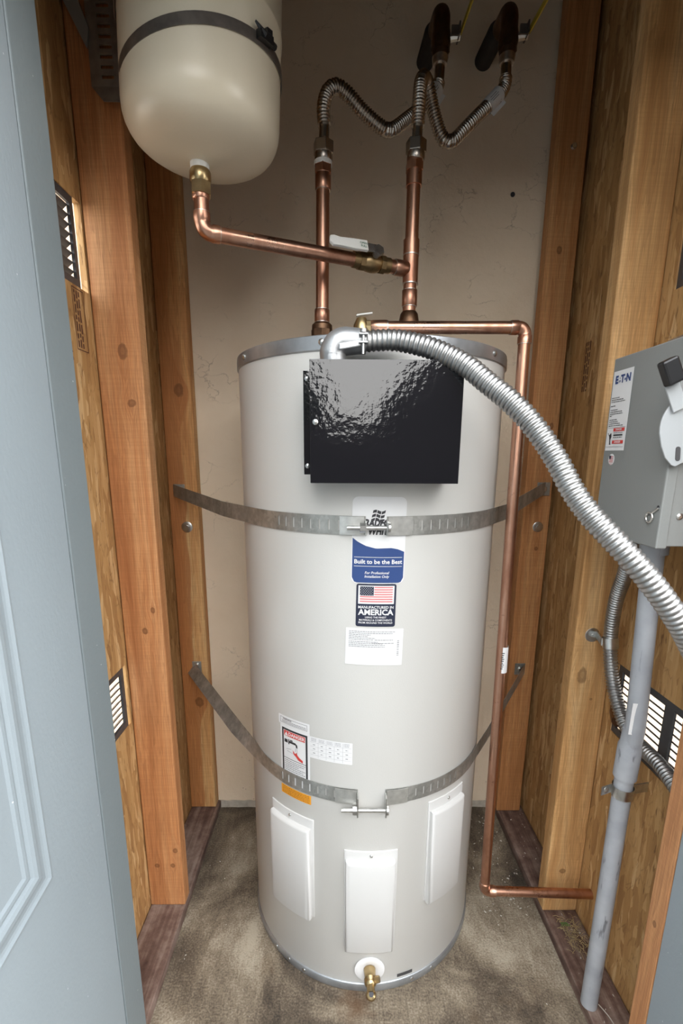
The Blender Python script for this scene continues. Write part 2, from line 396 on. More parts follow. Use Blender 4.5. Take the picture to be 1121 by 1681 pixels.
# text as a 2D mesh
def text2d(txt, size, bold=0, shear=0, align='CENTER', space=1, xs=1):
    cu = bpy.data.curves.new('t', 'FONT'); cu.body = txt; cu.size = size; cu.offset = bold*size; cu.shear = shear
    cu.align_x = align; cu.align_y = 'CENTER'; cu.resolution_u = 2; cu.space_character = space
    ob = bpy.data.objects.new('t', cu); C.objects.link(ob)
    dg = bpy.context.evaluated_depsgraph_get(); me = ob.evaluated_get(dg).to_mesh()
    V = [(v.co.x*xs, v.co.y) for v in me.vertices]; F = [tuple(p.vertices) for p in me.polygons]
    ob.evaluated_get(dg).to_mesh_clear(); bpy.data.objects.remove(ob); bpy.data.curves.remove(cu)
    return V, F
class Flat:
    """flat print: 2D shapes, later wrapped to a surface"""
    def __init__(s): s.v = []; s.f = []
    def add(s, V, F, dx=0, dy=0):
        n = len(s.v); s.v += [(x+dx, y+dy) for x, y in V]; s.f += [tuple(i+n for i in q) for q in F]; return s
    def poly(s, P, dx=0, dy=0): return s.add(P, [tuple(range(len(P)))], dx, dy)
    def rect(s, x0, x1, y0, y1, nx=1):
        xs = frange(x0, x1, nx+1)
        return s.add([(x, y) for x in xs for y in (y0, y1)], [(2*i, 2*i+2, 2*i+3, 2*i+1) for i in range(nx)])
    def line(s, a, b, t):
        a, b = Vector(a), Vector(b); n = Vector((-(b-a).y, (b-a).x)).normalized()*t/2
        return s.poly([tuple(a-n), tuple(b-n), tuple(b+n), tuple(a+n)])
    def text(s, txt, size, x=0, y=0, **k): V, F = text2d(txt, size, **k); return s.add(V, F, x, y)
    def words(s, x0, x1, y, h, rnd, cut=1.):
        x = x0; e = x0+(x1-x0)*cut
        while x < e:
            wd = h*rnd.uniform(1.5, 5); s.rect(x, min(x+wd, e), y-h/2, y+h/2); x += wd+h*.8
        return s
    def frame(s, x0, x1, y0, y1, t):
        return s.rect(x0, x1, y0, y0+t, 6).rect(x0, x1, y1-t, y1, 6).rect(x0, x0+t, y0, y1).rect(x1-t, x1, y0, y1)
TX, TY, TR, TH_ = .0734, 1.1427, .2897, 1.397
def cyl(a, z, r=TR): return (TX+r*math.sin(a), TY-r*math.cos(a), z)
def wrap(fl, z0, a0, dr, tilt=0):
    """print centred at angle a0 (deg), height z0, on the tank jacket"""
    a0 = R_(a0); ct, st = math.cos(tilt), math.sin(tilt)
    g = G(); g.add([cyl(a0+(x*ct-y*st)/TR, z0+x*st+y*ct, TR+dr) for x, y in fl.v], fl.f); return g
def gridpoly(w, h, r, nx=16):
    """rounded rectangle as vertical strips so it can bend"""
    f = Flat(); xs = sorted(set([round(-w/2+r*(1-math.cos(PI/2*k/4)), 6) for k in range(5)]+[round(w/2-r*(1-math.cos(PI/2*k/4)), 6) for k in range(5)]+[round(v, 6) for v in frange(-w/2+r, w/2-r, nx)]))
    def hh(x):
        d = abs(x)-(w/2-r); return h/2 if d <= 0 else h/2-r+math.sqrt(max(0, r*r-d*d))
    V = []; F = []
    for x in xs: V += [(x, -hh(x)), (x, hh(x))]
    for i in range(len(xs)-1): F.append((2*i, 2*i+2, 2*i+3, 2*i+1))
    return f.add(V, F)

# ================================================================== THE SETTING
g = G(); g.box(-.52, .67, .45, 1.45, -.15, 0); fl_ = struct('floor', g, 'concrete')
g = G(); g.box(-3, 3, 1.44, 1.54, .022, 3.2); wb = struct('wall_back', g, 'stucco')
g = G(); n = 60; rnd = random.Random(4)
xs = frange(-.49, .62, n); V = []
for x in xs: V += [(x, 1.441-.003-rnd.random()*.004, 0), (x, 1.4385-rnd.random()*.002, .022+rnd.random()*.004), (x, 1.46, .024)]
g.add(V, [(3*i+k, 3*i+3+k, 3*i+4+k, 3*i+1+k) for i in range(n-1) for k in (0, 1)])
mk('curb', g, 'curb', wb)
g = G(); g.box(-.56, .70, .50, 1.44, 2.45, 2.5); struct('ceiling', g, lumber('ceiling_ply', (.12, .07, .035), (.17, .10, .05), (.21, .13, .07), 5))

def holed(x0, x1, y0, y1, z0, z1, holes):
    """sheathing sheet in the YZ plane with rectangular openings"""
    g = G(); ys = sorted({y0, y1}|{h[0] for h in holes}|{h[1] for h in holes})
    for a, b_ in zip(ys, ys[1:]):
        m = (a+b_)/2; hs = sorted([h for h in holes if h[0] < m < h[1]], key=lambda h: h[2]); z = z0
        for h in hs: g.box(x0, x1, a, b_, z, h[2]); z = h[3]
        g.box(x0, x1, a, b_, z, z1)
    return g
wl = struct('wall_left', holed(-.502, -.49, .70, 1.44, .0, 2.45, [(.74, 1.034, .57, .72), (.74, 1.036, 1.505, 1.66)]), 'osb')
wr = struct('wall_right', holed(.635, .647, .62, 1.44, .0, 2.45, [(.69, .99, .58, .745), (.69, .985, 1.505, 1.66)]), 'osb')
# studs
L1 = lumber('fir_front_left', (.42, .16, .055), (.58, .26, .10), (.68, .36, .16), 1, knots=[(-.440, .80, .009, .012), (-.418, .85, .008, .010), (-.413, .20, .009, .011), (-.435, 1.40, .014, .022), (-.425, 1.30, .012, .012), (-.462, .155, .010, .010), (-.422, .155, .009, .010)])
L2 = lumber('pine_back_left', (.52, .20, .06), (.70, .36, .13), (.78, .52, .24), 2, knots=[(-.440, 1.37, .019, .026), (-.438, .42, .020, .026)], spread=26, split=-.447)
L3 = lumber('fir_back_right', (.40, .16, .05), (.55, .25, .09), (.64, .34, .14), 3, knots=[(.60, 1.28, .008, .014), (.575, 1.72, .010, .014), (.59, .93, .008, .01)])
L4 = lumber('pine_front_right', (.52, .26, .09), (.69, .40, .165), (.77, .50, .24), 4, knots=[(.585, .155, .013, .012), (.572, .70, .016, .03), (.60, .64, .005, .005)], spread=30)
L5 = lumber('fir_jack_stud', (.40, .17, .07), (.55, .26, .11), (.64, .34, .15), 6, ax='y', knots=[(.655, .42, .006, .01)])
def stud(parent, x0, x1, y0, y1, z0, z1, m, label=None):
    o = mk('stud', G().box(x0, x1, y0, y1, z0, z1), m, parent, bevel=.003)
    if label: o['label'] = label
    return o
stud(wl, -.4885, -.398, 1.040, 1.078, .030, 2.44, L1, 'reddish fir stud nearer the door')
stud(wl, -.4885, -.405, 1.400, 1.438, .030, 2.44, L2, 'yellow pine stud against the stucco')
stud(wl, -.4885, -.400, .735, .773, .030, 2.44, L1)
stud(wr, .541, .620, 1.380, 1.418, .030, 2.44, L3, 'reddish stud against the stucco')
stud(wr, .545, .634, 1.020, 1.058, .030, 2.44, L4, 'pale pine stud with a large knot')
stud(wr, .545, .634, .636, .674, .003, 2.44, L5, 'stud beside the door jamb')
mk('bottom_plate', G().box(-.489, -.3975, .70, 1.437, .0, .029), 'sill', wl, bevel=.003)
mk('bottom_plate', G().box(.546, .634, .675, 1.437, .0, .029), 'sill', wr, bevel=.003)

# grade stamps printed on the sheathing
def wallprint(fl, side, y0, z0, rot):
    """side -1: left sheet (+X face) ; side +1: right sheet (-X face)"""
    g = G(); c, s_ = math.cos(rot), math.sin(rot); V = []
    for a, b_ in fl.v:
        p, q = a*c-b_*s_, a*s_+b_*c
        V.append((-.4893, y0+p, z0+q) if side < 0 else (.6343, y0-p, z0+q))
    g.add(V, fl.f); return g
rnd = random.Random(7)
f = Flat().frame(-.055, .055, -.022, .020, .0018)
for y in (.012, .004, -.004): f.words(-.05, .05, y, .0045, rnd)
f.text('31', .022, -.068, .045, bold=.02)
f.rect(-.056, .056, -.060, -.057)
mk('grade_stamp', wallprint(f, -1, .99, 1.445, PI/2*0+R_(90)), 'stamp', wl)
f = Flat()
for y in (.02, .011, .002, -.007): f.words(-.07, .07, y, .005, rnd)
mk('grade_stamp', wallprint(f, -1, 1.17, 1.335, R_(90)), 'stamp', wl)
f = Flat().frame(-.06, .06, -.045, .045, .002).rect(-.06, .06, -.003, -.001)
for y in (.036, .027, .018, .009): f.words(-.055, .055, y, .005, rnd)
f.text('2018', .024, .022, -.022, bold=.02).text('0', .022, -.035, -.022, bold=.02)
mk('grade_stamp', wallprint(f, 1, 1.135, .60, R_(-90)), 'stamp', wr)
f = Flat()
for y in (.02, .011, .002): f.words(-.06, .06, y, .005, rnd)
mk('grade_stamp', wallprint(f, 1, 1.30, 1.42, R_(-90)), 'stamp', wr)

# front wall with the door opening, jambs, outside
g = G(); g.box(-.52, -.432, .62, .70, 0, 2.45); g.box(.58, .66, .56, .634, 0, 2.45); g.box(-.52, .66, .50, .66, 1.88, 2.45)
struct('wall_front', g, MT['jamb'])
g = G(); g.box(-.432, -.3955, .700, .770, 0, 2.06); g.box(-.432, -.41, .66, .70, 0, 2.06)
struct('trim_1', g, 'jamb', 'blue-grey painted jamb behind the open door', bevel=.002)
g = G(); g.box(.5445, .58, .56, .6345, 0, 2.06); struct('trim_2', g, 'door', 'blue-grey painted jamb at bottom right', bevel=.002)
g = G(); g.box(-8, 8, -9, .45, -.17, -.03); struct('floor_outside', g, 'lawn')
g = G(); g.box(-3, -.52, .45, 1.44, -.17, -.02); g.box(.67, 3, .45, 1.44, -.17, -.02); struct('ground_outside', g, 'sidewalk')
# low fence, dark hedge and gable, added unseen to shape the black box reflection
g = G(); g.box(-6, 6, -4.1, -4.05, -.03, 1.55); struct('wall_added_fence', g, 'addedwood')
g = G().prism([(.62, 0), (.62, 1.9), (1.5, 2.75), (3.2, 4.0), (7, 4.0), (7, 0)], (0, -4.6, -.03), (1, 0, 0), (0, 0, 1), (0, -3, 0)); struct('wall_added_house', g, 'addedwood')
g = G(); rnd = random.Random(2)
for k in range(150):
    x = -.42-3.6*rnd.random()**1.5; zc = min(3.2, rnd.uniform(.4, 1.6)+max(0, -x-.3)*1.5); g.lathe([(.05, -.38), (.28, -.26), (.36, 0), (.28, .26), (.05, .38)], (x, -4.9+rnd.uniform(-.3, .3), zc), (rnd.uniform(-.4, .4), rnd.uniform(-.4, .4), 1), 9)
g.origin = (0, 0, 0); tag(mk('added_hedge', g, 'hedge'), 'dark hedge added behind the viewer to shape the black box reflection', 'hedge', kind='stuff')

# the blue door, opened towards the camera
D0 = Vector((-.3965, .698, 0)); DD = Vector((.0896, -.996, 0)); DN = Vector((.996, .0896, 0))
door = thing('door_1', D0, 'blue-grey panelled door standing open at the left edge', 'door')
door['kind'] = 'structure'; del door['category']
g = G(); g.obox(D0+DD*.41-DN*.0225+Vector((0, 0, 1.03)), DD*.82, DN*.045, (0, 0, 2.03)); mk('door_slab', g, 'door', door, bevel=.0015)
def moulding(a0, a1, z0, z1, prof):
    """profile (inset, height) swept round the rectangle with mitred corners"""
    g = G(); V = []
    for ins, h in prof:
        for a, z in ((a0+ins, z0+ins), (a1-ins, z0+ins), (a1-ins, z1-ins), (a0+ins, z1-ins)):
            V.append(D0+DD*a+DN*h+Vector((0, 0, z)))
    n = len(prof); F = [(i*4+k, i*4+(k+1) % 4, i*4+4+(k+1) % 4, i*4+4+k) for i in range(n-1) for k in range(4)]
    F.append(tuple((n-1)*4+k for k in range(4))); return g.add(V, F)
prof = [(0, .0002), (.003, .0035), (.008, .0045), (.012, .0022), (.016, .0014), (.024, .0030), (.032, .0062), (.039, .0072), (.044, .0055), (.048, .0028), (.053, .0045), (.058, .0045), (.062, .0022), (.072, .0022)]
o = mk('raised_panel', moulding(.160, .66, .640, 1.90, prof), 'door', door)

# ================================================================== vents
def vent(x, y0, y1, z0, z1, side, label, cols):
    t = thing('wall_vent', (x, (y0+y1)/2, z0), label, 'vent', None)
    g = G(); fw_ = .012; xo = x+side*.006
    xa, xb = sorted((x, xo))
    g.box(xa, xb, y0, y1, z0-.004, z0+fw_); g.box(xa, xb, y0, y1, z1-fw_, z1+.004)
    ys = [y0]
    for c in sorted(cols): ys += list(c)
    ys.append(y1)
    for i in range(0, len(ys), 2): g.box(xa, xb, ys[i], ys[i+1], z0+fw_, z1-fw_)
    mk('vent_frame', g, 'vent', t)
    n = int((z1-z0-2*fw_)/.0148)
    for c0, c1 in cols:
        for i in range(n):
            z = z0+fw_+(i+.5)*(z1-z0-2*fw_)/n
            g = G(); g.obox((x+side*.010, (c0+c1)/2, z), (side*.012, 0, -.0095), (0, c1-c0, 0), (.0004, 0, .0009+.0032*(z0 < 1)))
            mk('louver', g, 'vent', t)
    return t
vent(.637, .692, .988, .582, .743, 1, 'dark louvered vent low in the right sheathing behind the grey conduit', [(.835, .975), (.705, .81)])
vent(.637, .692, .983, 1.507, 1.658, 1, 'dark louvered vent high in the right sheathing at the frame edge', [(.835, .972), (.705, .81)])
vent(-.492, .742, 1.024, .572, .718, -1, 'dark louvered vent low in the left sheathing beside the door', [(.89, 1.012), (.755, .865)])
vent(-.492, .742, 1.012, 1.507, 1.658, -1, 'dark louvered vent high in the left sheathing beside the door', [(.89, 1.001), (.755, .865)])

# ================================================================== WATER HEATER
wh = thing('water_heater', (TX, TY, 0), 'tall off-white cylindrical water heater strapped in the middle of the closet', 'water heater')
g = G().lathe([(TR-.008, .006), (TR, .02), (TR, 1.372), (TR-.01, 1.374)], (TX, TY, 0), seg=160)
mk('jacket', g, 'jacket', wh, smooth=True)
g = G().lathe([(TR-.02, 1.394), (TR-.002, 1.397), (TR+.0022, 1.395), (TR+.003, 1.390), (TR+.003, 1.3725), (TR+.0005, 1.3705), (TR-.02, 1.3715)], (TX, TY, 0), seg=160)
o = mk('top_rim', g, 'rim', wh, smooth=True, sharp=50)
for a in (-61, 48.7, -20, 10): mk('rim_screw', G().lathe([(.0055, 0), (.0055, .002), (.003, .004), (0, .0045)], cyl(R_(a), 1.3845, TR+.0025), (math.sin(R_(a)), -math.cos(R_(a)), 0), 12), 'steel', o, smooth=True)
g = G().lathe([(TR-.02, .0), (TR+.003, .0005), (TR+.0035, .002), (TR+.003, .019), (TR+.0008, .021), (TR-.02, .020)], (TX, TY, 0), seg=160)
o = mk('base_rim', g, 'rim', wh, smooth=True, sharp=50)
for a in (-48, -39, -30, 21, 32): mk('rim_screw', G().lathe([(.004, 0), (.004, .002), (0, .003)], cyl(R_(a), .011, TR+.0028), (math.sin(R_(a)), -math.cos(R_(a)), 0), 10), 'steel', o, smooth=True)
g = G(); fl = Flat().rect(-.019, .019, -.0045, .0045, 6); g = wrap(fl, .031, 17.5, .0007, .0); o = mk('metal_tag', g, 'vent', wh)

def curved_panel(a0, a1, z0, z1, name='access_panel'):
    """thin curved flange sheet with a raised bowed cover"""
    a0, a1 = R_(a0), R_(a1); na = 17
    def slab(b0, b1, y0, y1, r0, r1, bev):
        g = G(); rings = [(r0, 0, 0), (r1-bev, 0, 0), (r1-bev*.3, bev*.35, bev*.35), (r1, bev, bev)]
        V = []
        for r, ia, iz in rings:
            A = frange(b0+ia/TR, b1-ia/TR, na)
            loop = [(a, y0+iz) for a in A]+[(a, y1-iz) for a in reversed(A)]
            V += [cyl(a, z, r) for a, z in loop]
        n = 2*na; F = [(i*n+k, i*n+(k+1) % n, (i+1)*n+(k+1) % n, (i+1)*n+k) for i in range(len(rings)-1) for k in range(n)]
        b = 3*n; F += [(b+k, b+k+1, b+2*na-2-k, b+2*na-1-k) for k in range(na-1)]
        return g.add(V, F)
    p = mk(name, slab(a0, a1, z0+.005, z1, TR-.001, TR+.0025, .001), 'panel', wh, smooth=True, sharp=50)
    e = .004/TR*1
    mk('raised_cover', slab(a0+e, a1-e*1.6, z0, z1-.022, TR+.001, TR+.0145, .006), 'panel', p, smooth=True, sharp=50)
    am = (a0+a1)/2; n = Vector((math.sin(am), -math.cos(am), 0))
    mk('panel_screw', G().lathe([(.0035, 0), (.0035, .0015), (.002, .003), (0, .0032)], cyl(am, z1-.010, TR+.0025), n, 12), 'steel', p, smooth=True)
    return p
curved_panel(-48.5, -24.5, .172, .432); curved_panel(-10.8, 11.8, .118, .378); curved_panel(25.5, 47.5, .215, .475)

# drain
am = R_(.9); o = mk('drain_valve', G().tube([cyl(am, .062, TR+.002), cyl(am, .062, TR+.022)], [.0135, .012], 20).tube([cyl(am, .060, TR+.022), cyl(am, .060, TR+.030)], [.014, .0105], 20), 'brass', wh, smooth=True)
mk('escutcheon', G().lathe([(.034, 0), (.034, .002), (.0325, .0028), (.016, .0028), (.014, .001)], cyl(am, .062, TR+.0002), (math.sin(am), -math.cos(am), 0), 40), 'white', o, smooth=True, sharp=50)
g = G(); c_ = Vector(cyl(am, .058, TR+.024)); g.lathe([(.001, -.014), (.008, -.012), (.0128, -.006), (.014, 0), (.0128, .006), (.008, .012), (.001, .014)], c_, (0, -.5, 1), 20)
e1 = Vector((0, -.80, .28)).normalized(); g.tube([c_, c_+e1*.016+Vector((0, 0, -.006)), c_+e1*.024+Vector((0, 0, -.010))], [.010, .0088, .010], 20).tube([c_+Vector((.008, 0, .004)), c_+Vector((.020, -.002, .009))], [.0075, .0065], 8)
mk('valve_body', g, 'brass', o, smooth=True)
q_ = c_+Vector((0, -.024, -.004)); mk('stem_cap', G().lathe([(.0108, -.006), (.0115, 0), (.0095, .006), (.006, .008), (.0055, .004)], q_, (0, -.45, .9), 24), 'brass', o, smooth=True)
mk('cap_socket', G().lathe([(.0052, .0045), (.0052, .0062), (.001, .0062)], q_, (0, -.45, .9), 16), 'ink', o)

# black junction box with flange
BX0, BX1, BY0, BY1, BZ0, BZ1 = -.0425, .1965, .785, .905, 1.1535, 1.3425
o = mk('junction_box', G().box(BX0, BX1, BY0+.0015, BY1, BZ0+.001, BZ1-.001), 'gloss', wh, bevel=.001)
mk('cover_plate', G().box(BX0-.0005, BX1+.001, BY0, BY0+.0015, BZ0, BZ1), 'gloss', o, bevel=.0005)
mk('mounting_flange', G().box(BX0-.0125, BX0+.001, .815, .8165, 1.166, 1.330), 'gloss', o)
mk('screw', G().lathe([(.0045, 0), (.0045, .0015), (.0025, .003), (0, .0033)], (-.0345, BY0, 1.249), (0, -1, 0), 14), 'steel', o, smooth=True)
for z in (1.318, 1.180): mk('screw', G().lathe([(.004, 0), (.004, .0015), (.002, .003), (0, .0033)], (BX0-.0065, .815, z), (0, -1, 0), 14), 'steel', o, smooth=True)

# labels
def label(name, w_, h_, rad, z0, a0, mat='white', tilt=0, lab=None):
    o = mk(name, wrap(gridpoly(w_, h_, rad), z0, a0, .0008, tilt), mat, wh)
    if lab: o['label'] = lab
    return o
o = label('brand_label', .098, .160, .011, 1.046, .6, 'white', -.01, 'tall white and blue maker label')
f = Flat()
# wavy flag emblem
for i in range(3):
    for j in range(3):
        x0 = -.0115+j*.0078+i*-.0016; y0 = .0555-i*.0072
        wv = lambda x: .0016*math.sin((x+.012)*300)
        P = [(x0+k*.0017, y0+wv(x0+k*.0017)) for k in range(5)]; P2 = [(x-.001, y-.0052) for x, y in reversed(P)]
        f.poly(P+P2)
f.text('BRADFORD', .0175, .001, .0325, bold=.05, shear=.2, xs=.78).text('WHITE', .0175, .001, .0175, bold=.05, shear=.2, xs=.78)
mk('printing', wrap(f, 1.046, .6, .0012, -.01), 'ink', o)
f = Flat(); n = 24; xs = frange(-.0475, .0475, n); V = []; F = []
for x in xs:
    t = (x+.0475)/.095; KX = (0, .1, .25, .45, .6, .75, .88, 1); KY = (.0054, -.0018, -.009, -.0138, -.0132, -.0126, -.015, -.0198)
    q = max(k for k in range(7) if t >= KX[k]-1e-6); u_ = (t-KX[q])/(KX[q+1]-KX[q]); top = KY[q]+(KY[q+1]-KY[q])*u_
    lo = -.0785; d = abs(x)-(.0475-.010)
    if d > 0: lo = -.0785+.010-math.sqrt(max(0, .0001-d*d))
    V += [(x, lo), (x, top)]
F = [(2*i, 2*i+2, 2*i+3, 2*i+1) for i in range(n-1)]; f.add(V, F)
mk('blue_field', wrap(f, 1.046, .6, .0012, -.01), 'blue', o)
f = Flat(); f.rect(-.044, .044, -.0305, -.0297, 8).rect(-.044, .044, -.0475, -.0467, 8)
f.text('Built to be the Best', .0112, 0, -.0388, bold=.02).text('For Professional', .0068, -.002, -.0595, bold=.012, shear=.2).text('Installation Only', .0068, -.002, -.0665, bold=.012, shear=.2)
mk('printing', wrap(f, 1.046, .6, .0018, -.01), 'white', o)

o = label('flag_label', .0745, .0835, .004, .9235, .1, 'navy', -.012, 'dark label with a flag above AMERICA')
mk('flag_field', wrap(Flat().rect(-.0335, .0335, .003, .0385, 8), .9235, .1, .0011, -.012), 'white', o)
f = Flat()
for i in range(7):
    y = .0355-i*.0046
    f.rect(-.004 if i < 4 else -.0305, .0305, y-.0012, y+.0012, 6)
mk('stripes', wrap(f, .9235, .1, .0015, -.012), 'pinkred', o)
f = Flat()
mk('canton', wrap(f.rect(-.0305, -.005, .0195, .037, 3), .9235, .1, .0016, -.012), 'navy', o)
f = Flat()
for r_ in range(7):
    for c_ in range(6):
        x, y = -.0288+c_*.0042+(r_ % 2)*.002, .0210+r_*.0024
        if x < -.006: f.poly([(x-.0007, y), (x, y-.0007), (x+.0007, y), (x, y+.0007)])
f.text('MANUFACTURED IN', .0072, 0, -.0035, bold=.02).text('AMERICA', .0155, 0, -.0135, bold=.03)
f.text('USING THE FINEST', .0048, 0, -.0232, bold=.015).text('MATERIALS & COMPONENTS', .0048, 0, -.0286, bold=.015).text('FROM AROUND THE WORLD', .0048, 0, -.034, bold=.015)
mk('printing', wrap(f, .9235, .1, .0019, -.012), 'white', o)

rnd = random.Random(11)
o = label('rating_label', .110, .0745, .001, .8405, -.2, 'white', -.02, 'white rating label with small print')
f = Flat(); y = .031
for k in range(11):
    c_ = (.95, .9, .45, .4, .55, .5, 0, .6, .7, .75, .75)[k]
    if c_: f.words(-.049, .043, y, .0012, rnd, c_)
    y -= .0033 if k != 5 else .001
f.words(.0, .035, .0145, .0012, rnd); f.words(-.005, .038, .008, .0012, rnd)
for k in range(9): f.rect(.0435, .0475, .012-k*.0036, .0137-k*.0036-rnd.random()*.0006)
mk('printing', wrap(f, .8405, -.2, .0012, -.02), 'greyink', o)

o = label('warning_label', .083, .0215, .001, .6475, -34.3, 'white', 0, 'narrow white warning label')
f = Flat().frame(-.036, .036, -.0065, .0065, .0006).text('WARNING', .005, -.016, .0035, bold=.02)
for k in range(2): f.words(-.03, .033, -.0005-k*.003, .0009, rnd)
mk('printing', wrap(f, .6475, -34.3, .0012), 'ink', o)
o = label('danger_label', .079, .141, .0015, .566, -33.8, 'white', 0, 'black bordered DANGER scald label')
f = Flat(); T_ = .0045; f.rect(-.034, .034, .0785-T_, .0785, 6).rect(-.034, -.034+T_, -.05, .078).rect(.034-T_, .034, -.05, .078)
f.rect(-.03, .03, .0075, .0087, 6)
for k in range(8): f.words(-.027, .028, .003-k*.0045, .0012, rnd, (1, .95, .7, 1, .9, 1, .95, .6)[k])
# tap
f.rect(-.027, -.018, .045, .053).rect(-.015, .003, .0465, .0515).poly([(.003, .0515), (.008, .048), (.009, .041), (.005, .041), (.004, .0455), (.003, .0465)]).rect(-.016, -.013, .043, .055).rect(-.011, -.004, .052, .055)
f.line((.004, .040), (.002, .030), .0006).line((.007, .040), (.008, .028), .0006).line((-.022, .030), (-.008, .033), .0005).line((-.02, .026), (-.004, .024), .0005)
mk('printing', wrap(f, .552, -33.8, .0012), 'ink', o)
f = Flat().rect(-.028, .028, .061, .073, 6)
mk('danger_bar', wrap(f, .552, -33.8, .0013), 'red', o)
f = Flat().poly([(-.026, .0625), (-.016, .0625), (-.021, .0718)]).text('DANGER', .0105, .006, .067, bold=.03)
mk('danger_lettering', wrap(f, .552, -33.8, .0018), 'white', o)
f = Flat().poly([(-.004, .030), (.002, .026), (.006, .030), (.009, .024), (.014, .020), (.022, .016), (.022, .010), (.010, .014), (.004, .020), (-.002, .024)])
f.poly([(-.004, .034), (.001, .027), (.004, .024), (.0, .022)])
mk('scalded_hand', wrap(f, .552, -33.8, .0014), 'red', o)
o = label('orange_label', .081, .0215, .001, .4785, -33.7, 'orange', 0, 'orange notice strip below the strap')
f = Flat()
for k in range(5): f.words(-.037, .037, .0075-k*.0037, .0011, rnd)
mk('printing', wrap(f, .4785, -33.7, .0012), MT['stamp'], o)
o = label('table_label', .092, .049, .0008, .608, -17, 'white', 0, 'white table label')
f = Flat()
for k in range(4): f.rect(-.044, .044, .012-k*.0095, .0123-k*.0095, 6)
for k in range(4): f.rect(-.0265+k*.0175, -.0262+k*.0175, -.022, .022)
for k in range(5):
    for j in range(3): f.words(-.042+k*.0175, -.03+k*.0175, .021-j*.0028, .0009, rnd)
    for j in range(3): f.words(-.038+k*.0175, -.033+k*.0175, .007-j*.0095, .0016, rnd)
mk('printing', wrap(f, .608, -17, .0012), 'greyink', o)

# relief valve behind the front rim
o = mk('relief_valve', G().tube([(.045, .97, 1.36), (.045, .97, 1.418)], .013, 8).tube([(.045, .97, 1.418), (.045, .97, 1.436), (.045, .97, 1.448)], [.016, .015, .009], 16).tube([(.045, .97, 1.432), (.062, .97, 1.432)], .013, 8), 'brass', wh, smooth=True)
mk('test_lever', G().obox((.050, .965, 1.453), (.030, 0, .004), (0, .010, 0), (0, 0, .003)), 'tape', o, bevel=.001)

# ================================================================== seismic straps
def tangent(P, side):
    c = Vector((TX, TY)); P = Vector(P); d = (P-c); L_ = d.length; rr = TR+.0025
    base = math.atan2(d.x, -d.y); off = math.acos(rr/L_)
    return base+side*off    # angle measured like cyl()
def strap_strip(P, a_end, z_of, slots, width, wall_len=.0, inner=.0014, twist=0):
    """ribbon: from stud point P, tangent to jacket, along it to a_end. slots: arc positions (s from the a_end) punched through"""
    side = 1 if P[0] < TX else -1
    at = tangent(P, side); rr = TR+inner; pts = []
    tp = cyl(at, 0, rr)
    L1_ = math.hypot(tp[0]-P[0], tp[1]-P[1]); L2_ = abs(a_end-at)*rr; L_ = L1_+L2_
    S_ = {0., L_}
    k = 0.
    while k < L_: S_.add(k); k += .008
    sw = .0017
    for s_ in slots: S_ |= {L_-s_-sw, L_-s_+sw}
    S_ = sorted(x for x in S_ if 0 <= x <= L_)
    def P3(s_, w_):
        if s_ < L1_: t = s_/L1_; x, y = P[0]+(tp[0]-P[0])*t, P[1]+(tp[1]-P[1])*t
        else:
            a = at+(1 if a_end > at else -1)*(s_-L1_)/rr; x, y, _ = cyl(a, 0, rr)
        q_ = twist*max(0, min(1, (L1_*1.02-s_)/(L1_*.35)))
        dx, dy = (tp[1]-P[1])/L1_, -(tp[0]-P[0])/L1_
        if dy < 0: dx, dy = -dx, -dy
        return (x+dx*w_*math.sin(q_), y+dy*w_*math.sin(q_), z_of(s_/L_)+w_*math.cos(q_))
    ws = [-width/2, -width*.27, width*.27, width/2]
    g = G(); V = [P3(s_, w_) for s_ in S_ for w_ in ws]; F = []
    for i in range(len(S_)-1):
        for k in range(3):
            m = (S_[i]+S_[i+1])/2
            if k == 1 and any(abs(L_-s_-m) < sw*.9 for s_ in slots): continue
            F.append((4*i+k, 4*i+4+k, 4*i+5+k, 4*i+1+k))
    return g.add(V, F)
slots = [.012+.0185*i for i in range(10)]
def seismic(z, zl, zr, la, ra, label, Pl, Pr, lowbolt, slotL, slotR):
    t = thing('seismic_strap', (TX, TY-TR, z), label, 'strap', 'galvanised seismic straps round the water heater')
    o1 = mk('strap_band', strap_strip(Pl, R_(la), lambda u: zl+(z-zl)*min(1, u/.45) if u < .45 else z, slotL, .0345, twist=.75 if lowbolt else 0), 'strap', t, solid=.0009)
    o2 = mk('strap_band', strap_strip(Pr, R_(ra), lambda u: zr+(z-zr)*min(1, u/.5) if u < .5 else z, slotR, .0345), 'strap', t, solid=.0009)
    # bracket ears and tension bolt
    zb = z-(.022 if lowbolt else .002); yb = TY-TR-.013
    for a in (la, ra):
        p = cyl(R_(a), zb, TR+.010); mk('bolt_ear', G().obox((p[0], p[1], (zb+z)/2-.002), (.003, 0, 0), (0, .020, 0), (0, 0, abs(z-zb)+.024)), 'steel', t, bevel=.001)
    xl, xr = cyl(R_(la), 0, TR)[0], cyl(R_(ra), 0, TR)[0]
    b = mk('tension_bolt', G().tube([(xl-.034, yb, zb), (xr+.006, yb, zb)], .0042, 12).tube([(xr+.002, yb, zb), (xr+.006, yb, zb)], .0095, 16), 'steel', t, smooth=True)
    mk('hex_nut', G().tube([(xl-.011, yb, zb), (xl-.002, yb, zb)], .0092, 6), 'steel', b)
    for a, s_ in ((la, -1), (ra, 1)):
        mk('clip_plate', wrap(Flat().rect(-.022, .022, -.0168, .0168, 6), z, a+s_*4.9, .0045), 'clip', t, solid=.001)
    return t
t1 = seismic(1.074, 1.094, 1.108, -4.2, 3.2, 'galvanised strap across the upper tank, just below the black box', (-.472, 1.396), (.597, 1.3775), 0, slots, slots)
